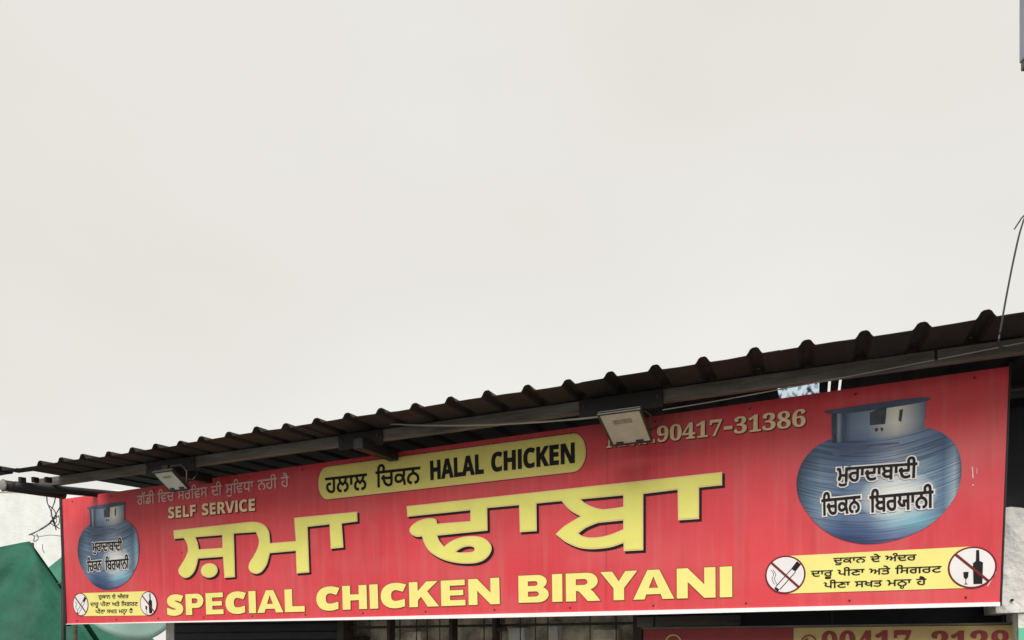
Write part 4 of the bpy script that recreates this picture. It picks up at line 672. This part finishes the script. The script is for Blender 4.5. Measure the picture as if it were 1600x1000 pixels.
# ---------------------------------------------------------------- floodlights
def flood(tl, tr, bm_, Y, beta, label):
    Apt = W(tl[0], tl[1], Y); lo, hi = 0, 1.0
    for _ in range(40):
        m_ = (lo + hi) / 2
        if proj(Apt + er * m_)[0] < tr[0]: lo = m_
        else: hi = m_
    wd = lo; d = hb * math.cos(R(beta)) - UP * math.sin(R(beta)); lo, hi = 0, 1.0
    for _ in range(40):
        m_ = (lo + hi) / 2
        if proj(Apt + er * wd / 2 + d * m_)[0] < bm_[0]: lo = m_
        else: hi = m_
    ln = lo; up = er.cross(d)
    mt = Matrix(((er.x, d.x, up.x, Apt.x), (er.y, d.y, up.y, Apt.y), (er.z, d.z, up.z, Apt.z), (0, 0, 0, 1)))
    root = empty('floodlight', mt, label, 'floodlight', 'floodlights under the canopy')
    box('housing', (-.004, -.004, .006), (wd + .004, ln + .004, .020), 'housing', root, .005)
    for (lo_, hi_) in (((-.004, -.004, -.006), (wd + .004, .010, .0055)), ((-.004, ln - .012, -.006), (wd + .004, ln + .004, .0055)), ((-.004, .0105, -.006), (.007, ln - .0125, .0055)), ((wd - .007, .0105, -.006), (wd + .004, ln - .0125, .0055))):
        box('rim', lo_, hi_, 'housing', root, .002)
    gl = box('glass', (.0075, .011, -.001), (wd - .0075, ln - .0127, .005), 'frost', root, .001)
    box('led_plate', (wd * .28, ln * .22, -.0028), (wd * .72, ln * .34, -.0012), 'led', gl, 0)
    for xx in (.12, .62): box('rim_clip', (wd * xx, ln - .036, -.008), (wd * xx + .045, ln - .020, -.0015), 'housing', gl, .001)
    for k in range(7): box('cooling_fin', (wd * .12, ln * (.25 + .09 * k), .0205), (wd * .88, ln * (.25 + .09 * k) + .006, .036), 'housing', root, 0)
    # bracket reaching up to the roof structure
    inv = mt.inverted(); top = inv @ (mt @ Vector((wd / 2, ln * .72, .03)) + UP * .13)
    for xx in (-.012, wd + .006):
        tube('bracket_arm', [(xx + .003, ln * .72, .02), (xx + .003 + (top.x - wd / 2) * .6, ln * .72 + (top.y - ln * .72) * .6, .02 + (top.z - .02) * .6), (wd / 2 + (xx - wd / 2) * .5, top.y, top.z)], .007, 'housing', root, 6)
    tube('bracket_top', [(wd / 2 - wd * .3, top.y, top.z), (wd / 2 + wd * .3, top.y, top.z)], .008, 'housing', root, 6)
    for xx in (-.016, wd + .004): tube('tilt_bolt', [(xx, ln * .72, .02), (xx + .012, ln * .72, .02)], .010, 'dark', root, 8)
    tube('power_cable', smooth_pts([(wd * .8, ln * .9, .035), (wd * .95, ln * .95, .07), (wd * 1.15, ln * .8, .05), (wd * 1.3, ln * .75, .11), (wd * 1.1, ln * .7, .16)], 5), .004, 'wire_d', root, 5)
    return root
flood((238, 738.5), (268, 735), (281, 767.5), 5.35, 34, 'narrow grey floodlight tilted steeply above the small pot picture')
flood((934, 648), (1000, 640), (988, 689.5), 4.02, 15.5, 'square grey floodlight covering the start of the telephone number')

# ---------------------------------------------------------------- cables
def pur_y(x, v=.30, wv=-.08):
    return (RM @ Vector((solve_u(x, v, wv), v, wv))).y
def cable(name, pts, r, m, label, cat='cable', group=None):
    return tag(tube(name, smooth_pts(pts, 6), r, m, None, 6), label, cat, group)
cable('sagging_cable', [W(x_, y_, pur_y(x_) - .06) for x_, y_ in ((566, 659), (600, 661.5), (660, 664.5), (740, 664.5), (820, 661), (900, 655), (938, 651))], .0055, 'wire_l', 'thin pale cable sagging along the purlin left of the square floodlight')
cable('purlin_cable', [W(x_, y_, pur_y(x_) - .05) for x_, y_ in ((1035, 640.5), (1120, 626.5), (1250, 602.5), (1400, 574), (1462, 562), (1505, 553.5), (1600, 535), (1680, 520))], .003, 'wire_l', 'thin grey cable strung along the purlin above the big pot picture')
PB = Vector((4.0, 5.0, 0))
cable('hanging_cable', [Vector((3.96, 5.0, 5.9)), W(1660, 250, 4.2), W(1610, 325, 3.5), W(1596, 355, 3.3), W(1585, 400, 3.2), W(1574, 455, 3.15), W(1565, 505, 3.1), W(1560, 538, 3.1), W(1568, 543, 3.3)], .0042, 'wire_d', 'black cable dropping onto the right end of the tin canopy')
cable('cable_tail', [W(1640, 300, 3.6), W(1601, 336, 3.45), W(1593, 346, 3.42), W(1585, 358, 3.42)], .0036, 'wire_d', 'short loose end of black cable above the right end of the roof')
box_c = [W(1462, 545, pur_y(1462) - .05), W(1463, 563, pur_y(1463) - .06)]
tag(tube('cable_tie', box_c, .006, 'wire_d', None, 6), 'small dark tie holding the grey cable to the purlin', 'cable tie')
tang = empty('wire_tangle', Matrix.Translation(W(85, 850, 7.2)), 'tangle of thin dark wires hanging beside the left edge of the signboard', 'wires')
TO = W(85, 850, 7.2)
for pts in ([(72, 764), (74, 785), (80, 800), (84, 818), (92, 826)], [(90, 764), (86, 785), (80, 800), (84, 815), (88, 828)], [(95, 790), (86, 806), (80, 816), (66, 826), (44, 836)], [(95, 804), (84, 812), (70, 822), (52, 834)], [(78, 806), (88, 812), (84, 822), (93, 818), (90, 806), (80, 810)], [(48, 834), (54, 838), (52, 846), (60, 842), (58, 834)], [(96, 838), (80, 836), (62, 838), (50, 836)], [(66, 850), (67, 858), (69, 864)], [(76, 790), (84, 797), (88, 808), (78, 816), (90, 824)]):
    tube('strand', [v_ - TO for v_ in smooth_pts([W(x_ + random.uniform(-1, 1), y_, 7.2 + random.uniform(-.06, .06)) for x_, y_ in pts], 5)], random.choice((.003, .004, .0055)), 'wire_d', tang, 5)

# ---------------------------------------------------------------- shop front behind and under the signboard
FO = Vector((O.x, O.y, 0)) - nh * .55
FM = Matrix(((es.x, 0, nh.x, FO.x), (es.y, 0, nh.y, FO.y), (0, 1, 0, 0), (0, 0, 0, 1))); FI = FM.inverted()
def FX(x, y=985, back=0.0):
    q = FI @ ray_plane(x, y, FO - nh * back, nh); return q.x
def FZ(x, y, back=0.0):
    q = FI @ ray_plane(x, y, FO - nh * back, nh); return q.y
shop = empty('shop_building', FM, 'dark shop building front with shutter and grilled window under the red signboard', 'building')
xa, xb, xc, xd = FX(272), FX(540), FX(1005), FX(1585)
box('side_jamb', (xa - .12, 0, -.25), (xa - .002, 2.98, 0), 'plaster', shop)
sh = box('shutter_back', (xa, 0, -.03), (xb - .07, 2.98, -.012), 'shutter', shop, 0)
for k in range(38):
    bm = bmesh.new(); box_bm(bm, (xa + .01, .02 + k * .076, -.0115), (xb - .08, .02 + k * .076 + .070, .004 + .002 * (k % 2)), .005); from_bm('shutter_slat', bm, 'shutter', sh)
box('jamb', (xb - .068, 0, -.12), (xb, 2.6, .03), 'wood', shop)
box('upper_wall', (xb, 2.1, -.15), (xd + 1.5, 3.02, -.02), 'navy', shop)
box('sill_wall', (xb, 0, -.15), (xc - .07, .95, -.02), 'plaster', shop)
box('jamb', (xc - .068, 0, -.12), (xc, 2.098, .03), 'wood', shop)
box('dark_wall', (xc + .002, 0, -.14), (xd + 1.5, 2.098, -.03), 'navy', shop)
win = box('window_frame', (xb + .002, .955, -.10), (xc - .07, 1.0, .02), 'wood', shop)
box('window_head', (xb + .002, 2.04, -.10), (xc - .07, 2.097, .02), 'wood', win)
for x_ in (607, 704, 772): box('mullion', (FX(x_) - .016, 1.002, -.08), (FX(x_) + .016, 2.038, .005), 'wood', win)
zr = FZ(760, 977)
for k in (-5, -2, 0): box('rail', (xb + .004, zr + k * .105 - .010, -.06), (xc - .072, zr + k * .105 + .010, -.045), 'mesh_', win, 0)
k = 0; xx = xb + .05
while xx < xc - .09:
    box('bar', (xx, 1.002, -.075), (xx + .007, 2.038, -.068), 'mesh_', win, 0); xx += random.uniform(.10, .34)
cl = box('board_behind_grille', (xb - .3, .6, -.34), (xc + .3, 2.3, -.31), 'tan', shop, 0)
bx0, bx1 = FX(998), FX(1158)
box('lamp_batten', (bx0, FZ(1080, 979), .0), (bx1, FZ(1080, 962), .06), 'purlin', shop, .006)
for k, (x_, w_, h_, m_) in enumerate(((560, .10, .16, 'rust'), (640, .16, .20, 'tan'), (735, .12, .10, 'rust'), (800, .14, .22, 'lime'), (860, .09, .26, 'plaster'), (930, .2, .2, 'tan'))):
    q = FX(x_, back=.25); box('stored_box', (q, 1.56, -.29), (q + w_, 1.56 + h_, -.17), m_, cl, .01)
box('shelf', (xb - .2, 1.535, -.306), (xc + .2, 1.558, -.15), 'wood', cl, 0)
# latch hardware on the window rail
q = FX(780); box('latch', (q - .04, zr - .05, -.044), (q + .05, zr - .012, -.01), 'rust', win, .004); box('latch', (q + .0, zr + .012, -.044), (q + .03, zr + .05, -.015), 'rust', win, .004)

# ---------------------------------------------------------------- lower signboard, only its top in view
LO = Vector((O.x, O.y, 0)) - nh * .30
LM = Matrix(((es.x, 0, nh.x, LO.x), (es.y, 0, nh.y, LO.y), (0, 1, 0, 0), (0, 0, 0, 1))); LI = LM.inverted()
def PL(x, y):
    q = LI @ ray_plane(x, y, LO, nh); return Vector((q.x, q.y))
low = empty('lower_signboard', LM, 'lower signboard, dark red and tan with a telephone number, at the bottom right', 'signboard')
t0 = PL(1005, 982.5); t1 = PL(1240, 980); t2 = PL(1588, 977); yt = (t0.y + t1.y + t2.y) / 3
box('board', (t0.x, yt - .62, -.03), (t2.x, yt, -.004), 'dred', low, 0)
box('top_trim', (t0.x - .01, yt + .001, -.035), (t2.x + .01, yt + .012, .004), 'purlin', low, 0)
f_ = Flat(); f_.add([[Vector((t1.x, yt - .60)), Vector((t2.x - .01, yt - .60)), Vector((t2.x - .01, yt - .003)), Vector((t1.x, yt - .003))]], .0); f_.build('tan_panel', 'tanp', low)
for s_, x0_, x1_ in (('90417', 1284, 1424), ('3138', 1455, 1578)):
    text('telephone_lettering', s_, (x0_, 1024), (x1_, 1024), (x0_, 986), 'dred', low, .004, .003, pr=PL)
c_ = PL(1264, 1003); f_ = Flat(); f_.add([disc(c_, .045, 28), disc(c_, .035, 28)], .004); f_.add([[c_ + Vector(q) * .045 for q in ((-.55, .35), (-.25, .6), (.0, .3), (-.15, .1), (.15, -.2), (.35, -.05), (.6, -.3), (.3, -.6), (-.2, -.3))]], .0042); f_.build('telephone_symbol', 'dred', low)
c_ = PL(1052, 1004); f_ = Flat(); f_.add([disc(c_, .055, 28), disc(c_, .045, 28)], .002); f_.build('ring_emblem', 'tanp', low)
for x_ in (1020, 1300, 1570):
    q = PL(x_, 980).x; tube('hanger', [(q, yt - .02, -.04), (q, 2.2, -.04)], .008, 'dark', low, 6)

# ---------------------------------------------------------------- left: tents, teal cloth, pale building
def tarp(name, ctrl, m, label, cat, seed, amp=.05, n=44, thick=.004, apex=None):
    """ctrl: 4 world corners (tl, tr, br, bl); folds run out from the apex"""
    rnd = random.Random(seed); vs = []; fs = []; tl, tr, br_, bl_ = ctrl; org = bl_
    ph = [rnd.uniform(0, 6.28) for _ in range(4)]
    nrm = (tr - tl).cross(bl_ - tl).normalized()
    for j in range(n + 1):
        for i in range(n + 1):
            a_, b_ = i / n, j / n; p_ = lerp(lerp(tl, tr, a_), lerp(bl_, br_, a_), b_)
            ang = math.atan2(b_ + .02, 1.04 - a_)
            d_ = amp * b_ ** .6 * (math.sin(ang * 9 + ph[0]) + .5 * math.sin(ang * 17 + ph[1])) + amp * .5 * math.sin(a_ * 23 + 6 * b_ + ph[3]) * math.sin(b_ * 11 + 4 * a_) * min(1, 4 * b_) - amp * 2.2 * math.sin(math.pi * b_) * (.6 + .4 * math.sin(3 * a_ + ph[2]))
            vs.append(p_ + nrm * d_ - org)
    for j in range(n):
        for i in range(n):
            q = j * (n + 1) + i; fs.append((q, q + 1, q + n + 2, q + n + 1))
    o = mk(name, vs, fs, m, None, True); o.location = org
    s_ = o.modifiers.new('thickness', 'SOLIDIFY'); s_.thickness = thick
    return o
# dark green tent: front slope and the far slope meet at a short ridge
ax = W(45, 846, 8.4)
tent = empty('green_tent', Matrix.Translation(Vector((ax.x, ax.y, 0))), 'dark green tarpaulin tent to the left of the signboard', 'tent')
def tpart(name, ctrl, m, seed, root, amp=.05):
    o = tarp(name, ctrl, m, None, None, seed, amp); o.location = Vector(o.location) - root.location; o.parent = root; return o
rg = W(-260, 905, 8.0)
tpart('front_sheet', (rg, ax, Vector((ax.x + 1.9, ax.y - .5, .45)), Vector((rg.x - .6, rg.y - 1.0, .5))), 'green', 3, tent, .085)
tpart('back_sheet', (ax + Vector((0, .02, 0)), rg + Vector((0, .02, 0)), Vector((rg.x - .6, rg.y + 2.4, .5)), Vector((ax.x + .2, ax.y + 2.6, .5))), 'green', 5, tent, .03)
for q in (ax, rg):
    tube('tent_pole', [Vector((q.x, q.y + .05, 0)) - Vector(tent.location), Vector((q.x, q.y + .05, q.z - .01)) - Vector(tent.location)], .025, 'rust', tent, 8)
a2 = W(112, 858, 10.2)
tent2 = empty('pale_green_tent', Matrix.Translation(Vector((a2.x, a2.y, 0))), 'paler green tarpaulin tent peeking out between the dark green tent and the signboard', 'tent')
tpart('front_sheet', (W(66, 895, 10.2), a2, Vector((a2.x + 2.4, a2.y - .3, .6)), Vector((a2.x - 1.2, a2.y - .5, .6))), 'green2', 9, tent2, .03)
tube('tent_pole', [(0, .05, 0), (0, .05, a2.z - .02)], .025, 'rust', tent2, 8)
# teal cloth sagging below the left end of the signboard
n_ = 30; vs = []; fs = []
for j in range(9):
    for i in range(n_ + 1):
        t = i / n_; x_ = 128 + 158 * t; ytop = 915; yb_ = 956 + 45 * math.sin(math.pi * t) ** .8
        v_ = W(x_, ytop + (yb_ - ytop) * j / 8, 7.75); v_.y += .10 * math.sin(math.pi * t) * (j / 8) + .02 * math.sin(9 * t + j * .4); vs.append(v_)
for j in range(8):
    for i in range(n_): q = j * (n_ + 1) + i; fs.append((q, q + 1, q + n_ + 2, q + n_ + 1))
zz = W(205, 1000, 7.75)
cloth = empty('teal_cloth', Matrix.Translation((zz.x, 7.75, 0)), 'pale teal cloth sagging in a curve below the left end of the signboard', 'cloth')
o = mk('sagging_sheet', [v_ - Vector(cloth.location) for v_ in vs], fs, 'teal', cloth, True); s_ = o.modifiers.new('thickness', 'SOLIDIFY'); s_.thickness = .01
tube('rope', [W(90, 912, 7.76) - Vector(cloth.location), W(320, 912, 7.76) - Vector(cloth.location)], .01, 'wire_d', cloth, 6)
for x_ in (118, 316):
    q = W(x_, 905, 7.8); tube('cloth_pole', [Vector((q.x, q.y, 0)) - Vector(cloth.location), q - Vector(cloth.location)], .02, 'rust', cloth, 8)
# whitewashed building behind the tents
pb0 = W(-420, 766, 17); pb1 = W(330, 766, 17); hgt = pb0.z
bld = empty('whitewashed_building', Matrix.Translation((pb0.x, 17, 0)), 'plain whitewashed building in the background behind the green tents', 'building')
wdt = pb1.x - pb0.x
box('wall', (0, 0, 0), (wdt, 5, hgt - .06), 'lime', bld, 0)
box('parapet', (-.03, -.03, hgt - .058), (wdt + .03, 5.03, hgt), 'lime', bld, .02)
for k in range(3):
    wf = box('window', (1.2 + 3.2 * k, -.02, 1.0), (2.2 + 3.2 * k, .0, 2.3), 'wood', bld, 0)

# ---------------------------------------------------------------- right: whitewashed pillar, dark wall, boxed sign on a post
pl0 = W(1592, 1000, 3.78); pk = Vector((pl0.x, pl0.y, 0))
KM = Matrix(((es.x, -nh.x, 0, pk.x), (es.y, -nh.y, 0, pk.y), (0, 0, 1, 0), (0, 0, 0, 1)))
pil = empty('whitewashed_pillar', KM, 'broken-topped whitewashed pillar at the right end of the signboard', 'pillar')
ztop = W(1580, 797, 3.78).z; zbot = W(1580, 957, 3.78).z
def rough_block(name, lo, hi, m, parent, seed, amp=.012, top=.03):
    rnd = random.Random(seed); bm = bmesh.new(); box_bm(bm, lo, hi)
    bmesh.ops.subdivide_edges(bm, edges=bm.edges[:], cuts=5, use_grid_fill=True)
    for v in bm.verts:
        v.co += Vector((rnd.uniform(-amp, amp) * .5, rnd.uniform(-amp, amp), 0))
        if v.co.z > hi[2] - .001: v.co.z += rnd.uniform(-top, top)
    return from_bm(name, bm, m, parent)
rough_block('shaft', (0, .02, 0), (.30, .32, zbot - .002), 'plaster', pil, 1, .004, 0)
rough_block('broken_block', (-.105, .0, zbot), (.30, .34, ztop), 'plaster', pil, 2, .008, .022)
box('painted_band', (-.004, -.012, 1.30), (.31, .012, W(1598, 981, 3.75).z), 'mint', pil, 0)
q = KM.inverted() @ W(1583, 937, 3.76); tube('bolt_head', [(q.x, -.02, q.z), (q.x, .01, q.z)], .007, 'dark', pil, 8)
nb_ = Vector((O.x, O.y, 0)) + es * FX(1574) - nh * .75
NM = Matrix(((es.x, -nh.x, 0, nb_.x), (es.y, -nh.y, 0, nb_.y), (0, 0, 1, 0), (0, 0, 0, 1)))
nbw = empty('dark_side_wall', NM, 'dark navy boarded wall past the right edge of the signboard', 'wall')
for k in range(9): box('board', (-.35 + k * .2, 0, 0), (-.35 + k * .2 + .194, .02 + .003 * (k % 3), 3.12), 'navy', nbw, .003)
for z_ in (2.42, 2.62): box('batten', (-.35, -.03, z_), (1.45, -.002, z_ + .04), 'shutter', nbw, .003)
q0 = W(1592, 100, 5.06)
bx = empty('box_on_post', Matrix.Translation(PB), 'blue-grey metal box at the top right corner, high on a post out of view', 'box')
zb = q0.z
box('casing', (q0.x - PB.x, -.03, zb), (.75, .06, zb + 1.3), 'boxgrey', bx, .006)
box('bottom_trim', (q0.x - PB.x + .008, -.025, zb - .06), (.74, .055, zb - .001), 'boxrust', bx, .004)
tube('post', [(.30, .12, 0), (.30, .12, zb + .6)], .05, 'purlin', bx, 12)
